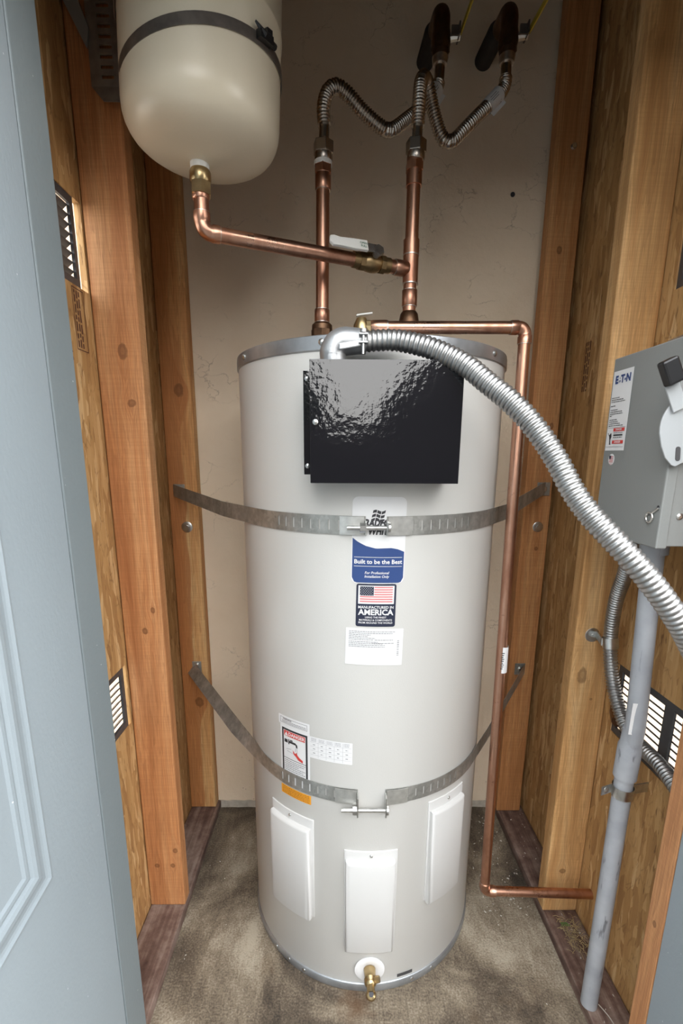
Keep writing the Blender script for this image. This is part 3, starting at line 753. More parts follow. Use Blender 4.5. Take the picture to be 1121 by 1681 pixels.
t2 = seismic(.511, .538, .548, -5.5, 5.6, 'galvanised strap round the lower tank, above the white access panels', (-.455, 1.396), (.588, 1.3775), 1, slots, slots)
mk('stud_tab', G().box(.575, .612, 1.3765, 1.379, 1.086, 1.124), 'strap', t1, bevel=.001)
mk('stud_tab', G().box(.558, .590, 1.3765, 1.379, .528, .566), 'strap', t2, bevel=.001)
mk('stud_tab', G().box(-.472, -.44, 1.396, 1.3985, 1.080, 1.112), 'strap', t1, bevel=.001)
mk('stud_tab', G().box(-.452, -.424, 1.3955, 1.3985, .524, .562), 'strap', t2, bevel=.001)

def lag(x, y, z, label, washer=.013, sq=False, r=.0062):
    t = thing('lag_screw', (x, y, z), label, 'screw', 'lag screws in the studs')
    if sq: mk('washer', G().box(x-.013, x+.013, y-.0035, y-.001, z-.013, z+.013), 'steel', t, bevel=.0008)
    else: mk('washer', G().lathe([(washer, .0003), (washer, .0018), (washer-.001, .0024), (.004, .0024)], (x, y, z), (0, -1, 0), 28), 'steel', t, smooth=True)
    mk('screw_head', G().tube([(x, y-.0024, z), (x, y-.0065, z)], r, 6), 'steel', t)
    return t
lag(-.441, 1.400, .987, 'lag screw with round washer on the back left stud', .016)
lag(.588, 1.380, .995, 'lag screw with round washer on the back right stud, just under the strap end', .015)
lag(.586, 1.380, 1.950, 'small lag screw high on the back right stud', .007)
lag(.594, 1.3765, 1.105, 'lag screw pinning the upper strap to the back right stud', .009)
lag(.574, 1.3765, .547, 'lag screw pinning the lower strap to the back right stud', .008)
lag(-.436, 1.3955, .552, 'lag screw pinning the lower strap to the back left stud', .006, r=.004)
lag(.583, 1.020, .801, 'broad cupped washer and screw holding the conduit clip on the pale stud', .0165, r=.004)
tag(mk('wall_anchor_hole', G().lathe([(.006, 0), (.006, .001), (.0045, .0015), (.004, .0004)], (.462, 1.4395, 1.872), (0, -1, 0), 14), 'ink'), 'small dark anchor hole in the stucco near the right stud', 'wall anchor')

# ================================================================== copper
def joint(name, p0, p1, r, parent, mat='copper', ring=True):
    """sleeve fitting with a bead of solder at each end"""
    p0, p1 = Vector(p0), Vector(p1); d = (p1-p0).normalized()
    o = mk(name, G().tube([p0, p0+d*.0015, p1-d*.0015, p1], [r-.001, r, r, r-.001], 24), mat, parent, smooth=True)
    if ring: mk('solder_bead', G().tube([p0-d*.0006, p0+d*.0009], r-.0006, 24), 'solder', o, smooth=True); mk('solder_bead', G().tube([p1-d*.0009, p1+d*.0006], r-.0006, 24), 'solder', o, smooth=True)
    return o
def elbow(p, a, b, rr, r, parent, name='elbow', lip=.014):
    """90 degree elbow at corner p between unit directions a and b (pointing away from the corner)"""
    p, a, b = Vector(p), Vector(a).normalized(), Vector(b).normalized(); P = []
    c = p+a*rr+b*rr
    for k in range(9):
        t = PI/2*k/8; P.append(c-b*rr*math.cos(t)-a*rr*math.sin(t))
    P = [P[0]+a*lip]+P+[P[-1]+b*lip]; n = len(P)
    P.insert(1, P[1]+a*.0015); P.insert(len(P)-1, P[-2]+b*.0015)
    rs = [r+.0018, r+.0018]+[r+.0006]*(n-2)+[r+.0018, r+.0018]
    o = mk(name, G().tube(P, rs, 24), 'copper', parent, smooth=True, sharp=60)
    mk('solder_bead', G().tube([P[0]-a*.001, P[0]+a*.001], r+.0014, 24), 'solder', o, smooth=True); mk('solder_bead', G().tube([P[-1]-b*.001, P[-1]+b*.001], r+.0014, 24), 'solder', o, smooth=True)
    return o
PX1, PX2, PY = -.034, .157, 1.14; PR = .0140
t = thing('water_pipe', (PX1, PY, TH_), 'left copper riser standing on the tank top', 'pipe')
mk('riser', G().tube([(PX1, PY, 1.40), (PX1+.003, PY, 1.795)], PR, 28), 'copper', t, smooth=True)
mk('union', G().tube([(PX1, PY, 1.395), (PX1, PY, 1.445)], .019, 28).tube([(PX1, PY, 1.445), (PX1, PY, 1.466)], .0235, 8).tube([(PX1, PY, 1.466), (PX1, PY, 1.476), (PX1, PY, 1.480)], [.0225, .022, .018], 28), 'bronze', t, smooth=True)
joint('sleeve', (PX1, PY, 1.482), (PX1, PY, 1.508), .0165, t)
joint('sleeve', (PX1+.003, PY, 1.735), (PX1+.003, PY, 1.765), .0165, t)
mk('thread_adapter', G().tube([(PX1+.003, PY, 1.765), (PX1+.003, PY, 1.780)], .019, 6).tube([(PX1+.003, PY, 1.780), (PX1+.003, PY, 1.796)], .0165, 24), 'copper', t)

t = thing('water_pipe', (PX2, PY, TH_), 'right copper riser with a tee branching to the expansion tank', 'pipe')
t['group'] = 'copper pipes above the tank'
mk('riser', G().tube([(PX2-.001, PY, 1.40), (PX2+.001, PY, 1.80)], PR, 28), 'copper', t, smooth=True)
joint('nipple', (PX2, PY, 1.40), (PX2, PY, 1.475), .0185, t, 'bronze')
mk('flare_collar', G().tube([(PX2, PY, 1.475), (PX2, PY, 1.485), (PX2, PY, 1.500), (PX2, PY, 1.505)], [.022, .022, .019, .0155], 28), 'bronze', t, smooth=True)
joint('sleeve', (PX2, PY, 1.515), (PX2, PY, 1.548), .0165, t)
ZB = 1.588
tee = mk('tee', G().tube([(PX2, PY, 1.560), (PX2, PY, 1.616)], .0165, 24).tube([(PX2, PY, 1.616), (PX2, PY, 1.645)], .0170, 24), 'copper', t, smooth=True)
mk('solder_bead', G().tube([(PX2, PY, 1.6145), (PX2, PY, 1.617)], .0174, 24), 'solder', tee, smooth=True); mk('solder_bead', G().tube([(PX2, PY, 1.559), (PX2, PY, 1.5615)], .0171, 24), 'solder', tee, smooth=True)
mk('thread_adapter', G().tube([(PX2+.001, PY, 1.772), (PX2+.001, PY, 1.786)], .019, 6).tube([(PX2+.001, PY, 1.745), (PX2+.001, PY, 1.772)], .0165, 24).tube([(PX2+.001, PY, 1.786), (PX2+.001, PY, 1.80)], .0165, 24), 'copper', t, smooth=True, sharp=30)
EX, EY = -.243, .969
A = Vector((PX2, PY, ZB)); B = Vector((EX, EY, ZB)); dv = (B-A).normalized(); LB = (B-A).length
br = .0130
mk('branch_pipe', G().tube([A+dv*.012, B-dv*.012], br, 28), 'copper', t, smooth=True)
joint('sleeve', A+dv*.010, A+dv*.040, br+.0025, t)
elbow(B, -dv, (0, 0, 1), .016, br, t)
mk('tank_riser', G().tube([(EX, EY, ZB+.02), (EX+.001, EY, 1.652)], br, 28), 'copper', t, smooth=True)
joint('sleeve', (EX, EY, ZB+.050), (EX, EY, ZB+.066), .0150, t, ring=False)
mk('swivel_nut', G().tube([(EX+.001, EY, 1.645), (EX+.001, EY, 1.664)], .0185, 6, ph=.3).tube([(EX+.001, EY, 1.664), (EX+.001, EY, 1.668), (EX+.001, EY, 1.680), (EX+.001, EY, 1.684)], [.0165, .0185, .0185, .0165], 28), 'brass', t, smooth=True, sharp=30)
# ball valve on the branch
c0 = A+dv*.095; up = Vector((0, 0, 1)); sd = dv.cross(up)
bv = mk('ball_valve', G().tube([c0-dv*.042, c0-dv*.028], .0150, 24).tube([c0-dv*.029, c0-dv*.018], .0178, 8).tube([c0-dv*.020, c0-dv*.011, c0, c0+dv*.011, c0+dv*.020], [.014, .0178, .0190, .0178, .014], 24).tube([c0+dv*.018, c0+dv*.029], .0178, 8).tube([c0+dv*.028, c0+dv*.042], .0150, 24), 'oldbrass', t, smooth=True, sharp=30)
hd = (up*.35-sd*.93 if sd.y > 0 else up*.35+sd*.93).normalized()   # stem leans to the front
st = c0+hd*.020
mk('valve_stem', G().tube([st, st+hd*.016], .007, 12).tube([st+hd*.010, st+hd*.018], .0115, 6), 'steel', bv)
hp = st+hd*.013+dv*.004; hu = hd.cross(dv).normalized()
if hu.z < 0: hu = -hu
mk('lever_arm', G().obox(hp+dv*.010+hu*.004, dv*.034, hu*.018, hd*.0025), 'band', bv, bevel=.0008)
hl = [(.020, -.010), (.020, .012), (.050, .0105), (.080, .008), (.092, .010), (.1, .008), (.102, -.004), (.096, -.011), (.084, -.010), (.050, -.011)]
hb = mk('lever_grip', G().prism(hl, hp+hu*.004-hd*.003, dv, hu, hd*.007), 'tape', bv, bevel=.0015)
f = Flat()
for y_, tx in ((.003, 'OPEN'), (-.0035, 'FULL')): f.text(tx, .0062, 0, y_, bold=.02)
V = [hp+hu*.004+hd*.0045-dv*(x-.030)+hu*y for x, y in f.v]
g = G(); g.add(V, f.f); mk('lever_print', g, 'green', bv)

# T&P discharge line
ZT, YT, XD = 1.434, .970, .354
t = thing('discharge_pipe', (XD, YT, .1), 'long copper relief pipe running down the right side of the tank to the floor', 'pipe')
t['group'] = 'copper pipes'; del t['group']
XB = .368; ZD = .148
mk('top_run', G().tube([(.066, YT, ZT-.002), (XD-.012, YT, ZT)], .0112, 28), 'copper', t, smooth=True)
mk('street_elbow', G().tube([(.060, YT+.016, ZT-.002), (.062, YT+.006, ZT-.002), (.068, YT+.001, ZT-.002), (.076, YT, ZT-.002), (.092, YT, ZT-.002)], [.0125, .013, .0132, .0132, .0134], 24), 'copper', t, smooth=True)
mk('solder_bead', G().tube([(.091, YT, ZT-.002), (.0945, YT, ZT-.002)], .0128, 24), 'solder', t)
e_ = elbow((XD, YT, ZT), (-1, 0, 0), (.012, 0, -1), .014, .0112, t)
mk('down_run', G().tube([(XD, YT, ZT-.015), (XB, YT, ZD+.012)], .0112, 28), 'copper', t, smooth=True)
elbow((XB, YT, ZD), (-.012, 0, 1), (1, 0, -.04), .012, .0112, t)
mk('outlet_run', G().tube([(XB+.012, YT, ZD), (.640, YT+.001, ZD-.012)], .0112, 28), 'copper', t, smooth=True)
o = mk('pipe_sticker', G().tube([(XD+.0095, YT, .735), (XD+.0088, YT, .795)], .0117, 24, caps=False), 'white', t)
g = G()
for k in range(9): g.box(XD+.003+(k%2)*.001, XD+.0075+(k%3)*.001, YT-.0119, YT-.0115, .745+k*.0045, .7468+k*.0045)
mk('sticker_print', g, 'ink', o)

# ================================================================== stainless connectors and wall valves
def connector(path, label):
    t = thing('flexible_connector', path[0], label, 'hose', 'corrugated stainless connectors above the tank')
    P = [Vector(p) for p in path]
    mk('corrugated_hose', corrugated(P[1:-1], .0140, .0057, .0024), 'stain', t, smooth=True, sharp=80)
    mk('lower_collar', G().tube([P[0], P[1], P[1]+Vector((0, 0, .006))], .0105, 20), 'stain', t, smooth=True)
    mk('upper_collar', G().tube([P[-2]-Vector((0, 0, .004)), P[-2], P[-1]], .0112, 20), 'stain', t, smooth=True)
    z = P[0].z
    n = mk('hex_nut', G().tube([P[0]-Vector((0, 0, .006)), P[0]+Vector((0, 0, .016))], .0215, 6, ph=.25), 'stain', t, bevel=.001)
    mk('nut_skirt', G().tube([P[0]-Vector((0, 0, .020)), P[0]-Vector((0, 0, .016)), P[0]-Vector((0, 0, .006))], [.0165, .0185, .0185], 24), 'stain', n, smooth=True)
    return t
c1 = [(-.030, 1.14, 1.806), (-.028, 1.14, 1.850), (-.030, 1.14, 1.881), (-.022, 1.145, 1.911), (-.004, 1.15, 1.924), (.020, 1.16, 1.917), (.049, 1.17, 1.896), (.086, 1.18, 1.875), (.111, 1.19, 1.872), (.149, 1.21, 1.905), (.187, 1.23, 1.942), (.213, 1.245, 1.976), (.2205, 1.25, 1.998), (.221, 1.25, 2.028)]
c2 = [(.160, 1.14, 1.810), (.162, 1.14, 1.850), (.163, 1.14, 1.892), (.166, 1.15, 1.931), (.175, 1.17, 1.954), (.187, 1.19, 1.955), (.197, 1.2, 1.933), (.211, 1.205, 1.897), (.229, 1.21, 1.868), (.250, 1.215, 1.868), (.281, 1.22, 1.898), (.313, 1.23, 1.931), (.346, 1.24, 1.963), (.365, 1.25, 1.990), (.367, 1.25, 2.010), (.366, 1.25, 2.036)]
h1 = connector(c1, 'corrugated steel hose rising from the left riser, arching left then behind the other hose')
mk('white_gasket', G().tube([(-.031, 1.14, 1.779), (-.031, 1.14, 1.787)], .0185, 24), 'tape', h1, smooth=True)
h2 = connector(c2, 'corrugated steel hose from the right riser, looping in front then right to the right valve')
def hose_tag(p, q, parent):
    p, q = Vector(p), Vector(q); d = (q-p).normalized()
    o = mk('paper_tag', G().tube([p, q], .0152, 20, caps=False), 'white', parent, smooth=True)
    s_ = Vector((0, -1, 0)).cross(d).normalized()
    if s_.x < 0: s_ = -s_
    mk('tag_flap', G().obox((p+q)/2+s_*.016, d*(q-p).length, s_*.014, (0, .0006, 0)), 'white', o)
    g = G()
    for k in range(3): g.obox((p+q)/2+Vector((0, -.0156, 0))+s_*(-.004+.004*k), d*(.02+.006*(k % 2)), s_*.0012, (0, .0005, 0))
    mk('tag_print', g, 'greyink', o)
hose_tag((.324, 1.233, 1.941), (.352, 1.242, 1.972), h2)
hose_tag((.200, 1.237, 1.956), (.216, 1.246, 1.982), h1)

def wall_valve(x, zb, label, dx):
    t = thing('shutoff_valve', (x, 1.25, zb), label, 'valve')
    mk('valve_nut', G().tube([(x, 1.25, zb-.004), (x, 1.25, zb+.010)], [.0155, .0175], 24), 'solder', t, smooth=True)
    mk('valve_body', G().tube([(x, 1.25, zb+.006), (x, 1.25, zb+.022), (x, 1.25, zb+.034), (x, 1.25, zb+.050), (x, 1.25, zb+.066)], [.0165, .0180, .0210, .0200, .017], 20).tube([(x, 1.25, zb+.020), (x, 1.25, zb+.030)], .020, 8), 'bronze', t, smooth=True, sharp=35)
    ze = zb+.098
    P = [(x, 1.25, zb+.060)]+[(x, 1.25+.026*(1-math.cos(PI/2*k/6)), ze-.026+.026*math.sin(PI/2*k/6)) for k in range(7)]+[(x-.001, 1.33, ze+.010)]
    mk('stub_elbow', G().tube(P, .0182, 20), 'bronze', t, smooth=True)
    mk('insulation_sleeve', G().tube([(x-.001, 1.315, ze+.008), (x-.003, 1.33, ze+.012), (x-.004, 1.4395, ze+.030)], [.0185, .0215, .0215], 20), 'foam', t, smooth=True)
    s_ = mk('stem', G().tube([(x+.018, 1.25, zb+.045), (x+.040, 1.248, zb+.047)], .008, 10), 'steel', t)
    mk('handle_bracket', G().obox((x+.036, 1.243, zb+.050), (.003, 0, 0), (0, .030, 0), (0, 0, .022)).obox((x+.028, 1.234, zb+.048), (.018, 0, 0), (0, .003, 0), (0, 0, .018)), 'band', t)
    mk('lever_grip', G().obox((x+.040+dx, 1.190, zb+.053), (.003, 0, 0), (dx*1.5, -.105, .004), (0, .0, .013)), 'yellow', t, bevel=.001)
wall_valve(.221, 2.032, 'dark bronze shutoff valve with yellow lever, left one above the hoses', .004)
wall_valve(.367, 2.036, 'dark bronze shutoff valve with yellow lever, right one near the stud', .007)

# ================================================================== expansion tank
et = thing('expansion_tank', (EX, EY, 1.68), 'cream expansion tank hanging upper left with a rounded bottom', 'expansion tank')
R0 = .1305
prof = []
for a, b_ in ((.0005, 0), (.15, .0007), (.3, .0028), (.45, .0064), (.6, .0105), (.7, .0148), (.78, .0192), (.85, .0245), (.9, .0298), (.94, .0365), (.97, .044), (.99, .053), (1, .066)): prof.append((R0*a, 1.692+b_))
prof = [(a, b_-1.68) for a, b_ in prof]
prof += [(R0, .196), (R0+.0015, .199), (R0+.0015, .204), (R0, .207), (R0, .38), (R0*.85, .44), (R0*.5, .47), (.001, .475)]
mk('shell', G().lathe(prof, (EX+.007, EY, 1.68), (.045, 0, 1), seg=96), 'cream', et, smooth=True, sharp=60)
mk('threaded_nipple', G().tube([(EX+.001, EY, 1.678), (EX+.001, EY, 1.700)], .0165, 24), 'tape', et, smooth=True)
tb = thing('tank_bracket', (-.44, 1.03, 1.82), 'perforated steel bracket holding the expansion tank with two dark clamp bands', 'bracket')
def hoop(z, tilt, h=.0155, r=R0+.0008):
    g = G(); n = 72; V = []
    for k in range(n):
        a = 2*PI*k/n; x, y = r*math.sin(a), -r*math.cos(a); zz = z+x*tilt
        V += [(EX+x, EY+y, zz-h/2), (EX+x, EY+y, zz+h/2), (EX+x*1.01, EY+y*1.01, zz+h/2), (EX+x*1.01, EY+y*1.01, zz-h/2)]
    F = [(4*k+j, 4*((k+1) % n)+j, 4*((k+1) % n)+(j+1) % 4, 4*k+(j+1) % 4) for k in range(n) for j in range(4)]
    return g.add(V, F)
BT = .14; EX += .014
b1 = mk('clamp_band', hoop(1.806, BT), 'band', tb); mk('clamp_band', hoop(1.895, BT*.8, .012), 'band', tb)
def bp(a, z, r): a = R_(a); return Vector((EX+r*math.sin(a), EY-r*math.cos(a), z))
q = bp(58, 1.826, R0+.006); tn = Vector((math.cos(R_(58)), math.sin(R_(58)), .15)); nn = Vector((math.sin(R_(58)), -math.cos(R_(58)), 0))
mk('band_buckle', G().obox(q, tn*.030, nn*.010, (0, 0, .012)).obox(q+tn*.004+Vector((0, 0, .008)), tn*.012, nn*.014, (0, 0, .006)).tube([q-tn*.022+Vector((0, 0, .012)), q-tn*.004+nn*.004], [.0015, .005], 8).tube([q+tn*.010, q+tn*.024-Vector((0, 0, .002))], .0045, 8), 'black', b1)
# perforated channel
g = G(); X0, X1, Z0, Z1 = -.4435, -.375, 1.842, 2.10; yp = 1.028; zz = Z0+.012
rows = [Z0]
while zz+.008 < Z1: rows += [zz, zz+.0055]; zz += .0150
rows.append(Z1)
for i in range(0, len(rows)-1, 2): g.box(X0, X1, yp, yp+.002, rows[i], rows[i+1])
for i in range(1, len(rows)-1, 2): g.box(X0, -.424, yp, yp+.002, rows[i], rows[i+1]); g.box(-.402, X1, yp, yp+.002, rows[i], rows[i+1])
mk('slotted_plate', g, 'brk', tb)
g = G().prism([(X0, 0), (X0+.022, -.026), (X1, -.026), (X1, 0)], (0, yp, Z0), (1, 0, 0), (0, .25, 1), (0, .002, 0))
mk('lower_lip', g, 'brk', tb)
mk('support_arm', G().prism([(-.505, 2.02), (-.470, 2.02), (-.438, 1.925), (-.4435, 1.895)], (0, 1.022, 0), (1, 0, 0), (0, 0, 1), (0, .003, 0)), MT['grey'], tb)

# ================================================================== conduits
FL = [(.042, .82, 1.375), (.070, .818, 1.377), (.097, .815, 1.376), (.140, .80, 1.364), (.179, .785, 1.345), (.200, .772, 1.330), (.223, .755, 1.307), (.258, .73, 1.273), (.287, .71, 1.236), (.312, .69, 1.193), (.331, .67, 1.150), (.352, .65, 1.116), (.376, .63, 1.086), (.408, .612, 1.048), (.443, .602, 1.003), (.476, .598, .955), (.515, .594, .88), (.53, .59, .80)]
t = thing('flexible_conduit', FL[0], 'thick silver corrugated conduit sweeping from the black box down to the right edge', 'conduit')
mk('corrugated_sheath', corrugated(FL, .0165, .0078, .0021, 22), 'flex', t, smooth=True, sharp=80)
LBP = [(-.007, .822, 1.342), (-.0075, .822, 1.355)]+[(.013-.0205*math.cos(PI/2*k/8), .822-.001*k/8, 1.355+.0205*math.sin(PI/2*k/8)) for k in range(9)]+[(.034, .820, 1.3755), (.045, .82, 1.3755)]
o = mk('elbow_connector', G().tube(LBP, [.0205, .021]+[.0215]*9+[.0195, .0195], 28), 'cast', t, smooth=True, sharp=50)
mk('elbow_cover', G().obox((.020, .8005, 1.366), (.036, 0, .006), (0, .006, 0), (0, 0, .010)), 'cast', o, bevel=.002)
mk('clamp_ears', G().obox((.040, .797, 1.381), (.014, 0, 0), (0, .012, 0), (0, 0, .003)).obox((.040, .797, 1.369), (.014, 0, 0), (0, .012, 0), (0, 0, .003)), 'cast', o, bevel=.0008)
mk('clamp_screw', G().tube([(.040, .795, 1.352), (.040, .795, 1.386)], .0022, 10).tube([(.040, .795, 1.383), (.040, .795, 1.388)], .0055, 14), 'steel', o, smooth=True)

F2 = [(.540, .840, 1.090), (.550, .862, 1.044), (.575, .920, .962), (.587, .955, .902), (.598, .975, .820), (.601, .965, .756), (.606, .946, .699), (.611, .915, .653), (.612, .872, .630), (.613, .828, .629), (.614, .790, .628), (.614, .74, .615)]
t = thing('flexible_conduit', F2[1], 'thinner corrugated conduit dropping from the grey switch box behind the grey pipe', 'conduit')
mk('corrugated_sheath', corrugated(F2, .0145, .0066, .0024, 20), 'flex', t, smooth=True, sharp=80)
o = mk('conduit_clip', G().tube([(.598, .975, .812), (.599, .971, .790)], .0162, 20, caps=False).obox((.588, .998, .801), (.012, .044, 0), (.002, -.0015, 0), (0, 0, .016)), 'steel', t, smooth=True)
mk('end_fitting', G().tube([(.634, .972, .650), (.622, .955, .643), (.612, .925, .640)], [.013, .014, .0155], 20), 'bronze', t, smooth=True)

PV = [(.548, .805, 1.075), (.550, .803, .985), (.550, .786, .74), (.551, .787, .700), (.553, .794, .655), (.555, .800, .577), (.557, .803, .30), (.556, .804, .029)]
t = thing('conduit_pipe', (.556, .804, .029), 'grey plastic conduit pipe standing from the sill up to the switch box', 'conduit')
mk('pipe', G().tube(catmull(PV, .04), .0168, 28), 'pvc', t, smooth=True)
mk('coupling', G().tube([(.5505, .789, .708), (.552, .7925, .675), (.5525, .794, .668), (.5545, .799, .600)], [.0172, .0182, .0205, .0205], 28), 'pvc', t, smooth=True)
mk('box_adapter', G().tube([(.549, .805, 1.035), (.548, .805, 1.075)], .0225, 28), 'pvc', t, smooth=True)
mk('pipe_label', G().obox((.538, .7745, .735), (.010, -.002, 0), (0, .0008, 0), (.0005, 0, .062)), 'white', t)
st = mk('pipe_strap', G().tube([(.5552, .800, .578), (.5555, .8005, .556)], .0192, 24, caps=False).obox((.590, .806, .567), (.042, .008, 0), (.0, .002, 0), (0, 0, .020)).obox((.526, .803, .567), (.026, .010, 0), (0, .002, 0), (0, 0, .018)), 'steel', t, smooth=True, sharp=40)
mk('strap_screw', G().lathe([(.006, 0), (.006, .002), (0, .004)], (.524, .801, .567), (0, -1, 0), 12), 'steel', st, smooth=True)

# ================================================================== switch box
bx = thing('disconnect_switch', (.56, .79, 1.063), 'grey metal safety switch box on the right wall', 'switch box')
mk('box_body', G().box(.496, .634, .7035, .874, 1.066, 1.360), 'grey', bx, bevel=.002)
dr = mk('box_door', G().box(.4795, .4965, .7005, .8765, 1.063, 1.3625), 'grey', bx, bevel=.002)
xf = .4792
def facep(fl, yc, zc, dx):   # print on the door face (-X side); reading left to right runs towards the camera
    g = G(); g.add([(xf-dx, yc-x, zc+y) for x, y in fl.v], fl.f); return g
lb = mk('box_label', facep(Flat().rect(-.0285, .0285, -.066, .066), .8425, 1.2745, .0006), 'white', bx)
f = Flat().text('E', .017, -.017, .051, bold=.05).rect(-.0105, -.0085, .0465, .0500).rect(-.0070, -.0050, .0465, .0500).poly([(-.0088, .052), (-.0066, .052), (-.0077, .0555)]).text('T', .017, .0, .051, bold=.05).poly(rounded(.004, .004, .0019), .0075, .050).text('N', .017, .0165, .051, bold=.05)
mk('maker_name', facep(f, .8425, 1.2745, .0012), 'blue', lb)
f = Flat(); y = .022
for ln in (.5, .75, .85, 0, .3, 0, .45, .75, .8, .1, 0, .5, .55, .7, .9):
    if ln: f.words(-.025, .022, y, .0012, rnd, ln)
    y -= .0033
f.rect(-.026, .026, -.0275, -.0271).rect(-.026, .026, -.060, -.0596)
f.rect(-.007, .020, -.0415, -.0390); f.words(-.007, .02, -.0440, .0012, rnd); f.words(-.007, .02, -.0365, .0010, rnd)
f.poly([(-.020, -.040), (-.014, -.036), (-.012, -.043), (-.015, -.048), (-.013, -.056), (-.017, -.056), (-.018, -.047)]).line((-.024, -.036), (-.017, -.044), .0012)
mk('label_print', facep(f, .8425, 1.2745, .0012), 'ink', lb)
f = Flat().rect(-.0085, .024, -.0340, -.0285).rect(-.0085, .024, -.0545, -.0490)
mk('danger_bars', facep(f, .8425, 1.2745, .0013), MT['red'], lb)
f = Flat().text('DANGER', .0045, .008, -.0312, bold=.02).text('DANGER', .0045, .008, -.0518, bold=.02)
mk('danger_words', facep(f, .8425, 1.2745, .0018), 'white', lb)
rs_ = mk('round_sticker', facep(Flat().poly(rounded(.019, .019, .0094, 6)), .8470, 1.1935, .0006), 'white', bx)
f = Flat()
for k in range(4): f.rect(-.006, .006, -.005+k*.003, -.0035+k*.003)
f.rect(-.004, .004, -.0082, -.0075)
mk('sticker_stripes', facep(f, .8470, 1.1935, .0011), 'pinkred', rs_)
mk('sticker_canton', facep(Flat().rect(-.0065, -.0008, .0005, .0065), .8470, 1.1935, .0013), 'navy', rs_)
# lever assembly on the near side
pl = []
for k in range(25):
    a = 2*PI*k/25; rr_ = .047 if not (PI*1.05 < a < PI*1.62) else .047
    pl.append((rr_*math.cos(a), rr_*1.08*math.sin(a)))
pl = [(.05*math.cos(R_(a)), .05*math.sin(R_(a))+.006) for a in range(-30, 200, 10)]+[(-.044, -.020), (-.036, -.036), (-.026, -.046), (-.020, -.048), (-.013, -.044)]
hdsk = mk('handle_plate', G().prism(pl, (.503, .690, 1.233), (1, 0, 0), (0, 0, 1), (0, .003, 0)), 'grey2', bx, bevel=.0008)
mk('hub', G().tube([(.515, .702, 1.24), (.515, .690, 1.24)], .012, 20), 'grey2', hdsk)
mk('padlock_slot', G().prism([(x, y) for x, y in rounded(.007, .020, .0033)], (.4835, .6893, 1.203), (1, 0, 0), (-.1, 0, 1), (0, .0006, 0)), 'vent', hdsk)
la = Vector((-.45, 0, .893))
lever = mk('handle_lever', G().obox((.4635, .6865, 1.285), la*.050, Vector((.893, 0, .45))*.020, (0, .003, 0)), 'grey2', bx, bevel=.0008)
mk('black_grip', G().obox((.4495, .679, 1.311), la*.034, Vector((.893, 0, .45))*.0225, (0, .016, 0)), 'black', lever, bevel=.003)
mk('padlock_hasp', G().tube([(.4770+.0*k, .722+.0075*math.cos(R_(a)), 1.108+.0075*math.sin(R_(a))) for k, a in enumerate(range(-40, 320, 20))], .0016, 8).tube([(.477, .718, 1.114), (.478, .705, 1.124)], .0016, 8), 'steel', bx, smooth=True)
mk('hasp_hole', G().prism(rounded(.005, .005, .0024), (.4791, .7075, 1.1255), (0, 1, 0), (0, 0, 1), (-.0004, 0, 0)), 'ink', bx)
mk('side_screw', G().lathe([(.005, 0), (.005, .0015), (.002, .003)], (.510, .7035, 1.112), (0, -1, 0), 14), 'steel', bx)
tag(mk('plastic_bag', G().add([(.545, .70, 1.361), (.63, .70, 1.361), (.63, .86, 1.361), (.545, .86, 1.361), (.54, .705, 1.392), (.625, .70, 1.398), (.628, .85, 1.400), (.55, .855, 1.388)], [(0, 1, 2, 3), (4, 5, 6, 7), (0, 1, 5, 4), (1, 2, 6, 5), (2, 3, 7, 6), (3, 0, 4, 7)]), 'clear', bevel=.004), 'crumpled clear plastic bag lying on top of the grey switch box', 'plastic bag')

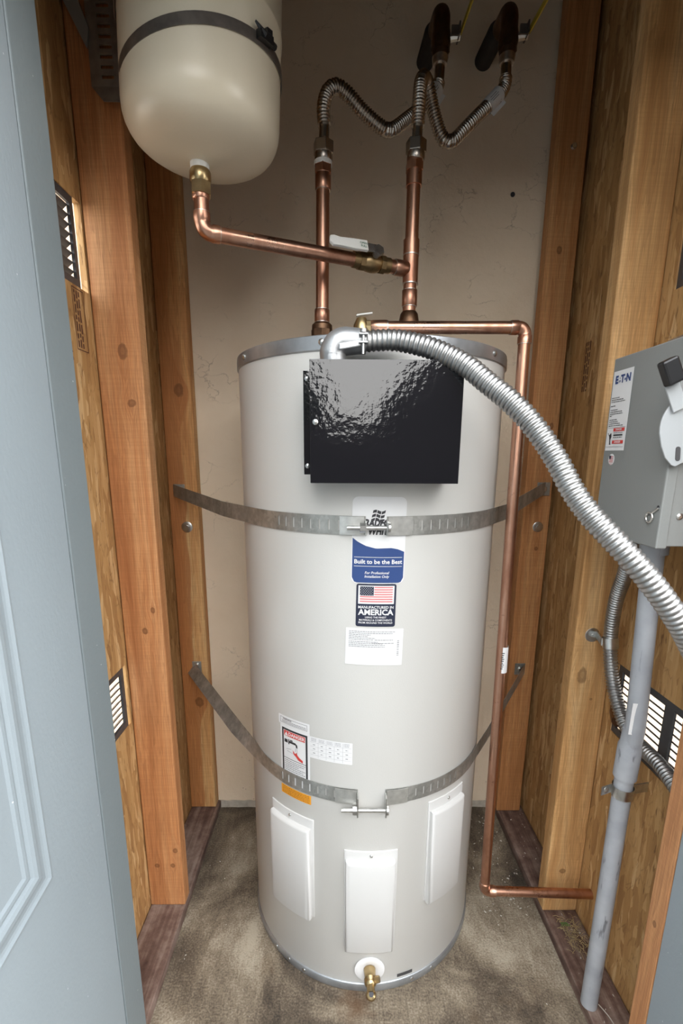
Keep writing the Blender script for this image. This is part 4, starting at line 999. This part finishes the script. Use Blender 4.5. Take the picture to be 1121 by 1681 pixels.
# ================================================================== loose bits on the floor
rnd = random.Random(3)
def scatter(name, mat, n, region, size, label, cat, flat=True):
    g = G()
    for _ in range(n):
        x, y, z = region(rnd); a = rnd.uniform(0, PI); s_ = size*rnd.uniform(.4, 1.3); u = Vector((math.cos(a), math.sin(a), rnd.uniform(-.1, .2)))
        v_ = Vector((-math.sin(a), math.cos(a), 0))
        g.obox((x, y, z+s_*.12), u*s_, v_*s_*rnd.uniform(.2, .6), (0, 0, s_*.2))
    tag(mk(name, g, mat), label, cat, kind='stuff')
scatter('plaster_chips', 'debris', 90, lambda r: (r.uniform(.40, .54), r.uniform(1.02, 1.40), 0), .005, 'pale chips and grit on the floor behind the copper pipe', 'debris')
scatter('floor_grit', 'debris', 30, lambda r: (r.choice((r.uniform(-.38, -.23), r.uniform(.385, .5))), r.uniform(.7, 1.4), 0), .0028, 'sparse pale grit over the concrete floor', 'debris')
scatter('sill_grit', 'debris', 45, lambda r: (r.uniform(.56, .63), r.uniform(.68, 1.37), .029), .0035, 'pale grit lying on the right sill', 'debris')
def blades(n, reg, ln, mat, name, label, cat, up_=.25):
    g = G()
    for _ in range(n):
        x, y, z = reg(rnd); a = rnd.uniform(0, 2*PI); l = ln*rnd.uniform(.5, 1.2); d = Vector((math.cos(a), math.sin(a), rnd.uniform(0, up_)))
        p = Vector((x, y, z)); g.tube([p, p+d*l*.5+Vector((0, 0, .003)), p+d*l], .0006, 4)
    tag(mk(name, g, mat), label, cat, kind='stuff')
blades(150, lambda r: (r.uniform(.57, .622), r.uniform(.905, 1.0), .0295+r.random()*.008), .016, 'grass', 'dry_grass', 'dry grass litter on the right sill below the pale stud', 'dry grass')
g = G(); b0 = Vector((.578, .985, .030))
for k in range(5): g.tube([b0+Vector((.003*k, 0, 0)), b0+Vector((.003*k-.004, -.008, .012)), b0+Vector((.005*k-.008, -.020, .016))], .0012, 5)
tag(mk('green_sprig', g, 'leaf'), 'small green sprig among the dry grass on the right sill', 'plant')
g = G()
for k in range(9): g.lathe([(.001, -.008), (.007, -.005), (.010, 0), (.007, .005), (.001, .008)], (.60+rnd.uniform(-.018, .016), 1.075+rnd.uniform(-.002, .03), .041+rnd.uniform(-.003, .010)), (rnd.random(), rnd.random(), 1), 8)
tag(mk('insulation_tuft', g, 'wool', smooth=True), 'grey tuft of insulation stuck on the sill behind the pale stud', 'insulation')
tag(mk('thin_cord', G().tube(catmull([(.575, .80, .031), (.585, .775, .032), (.592, .74, .031), (.612, .70, .031), (.618, .68, .031)], .01), .0011, 6), 'cord'), 'thin pale cord on the sill at the foot of the grey conduit pipe', 'cord')
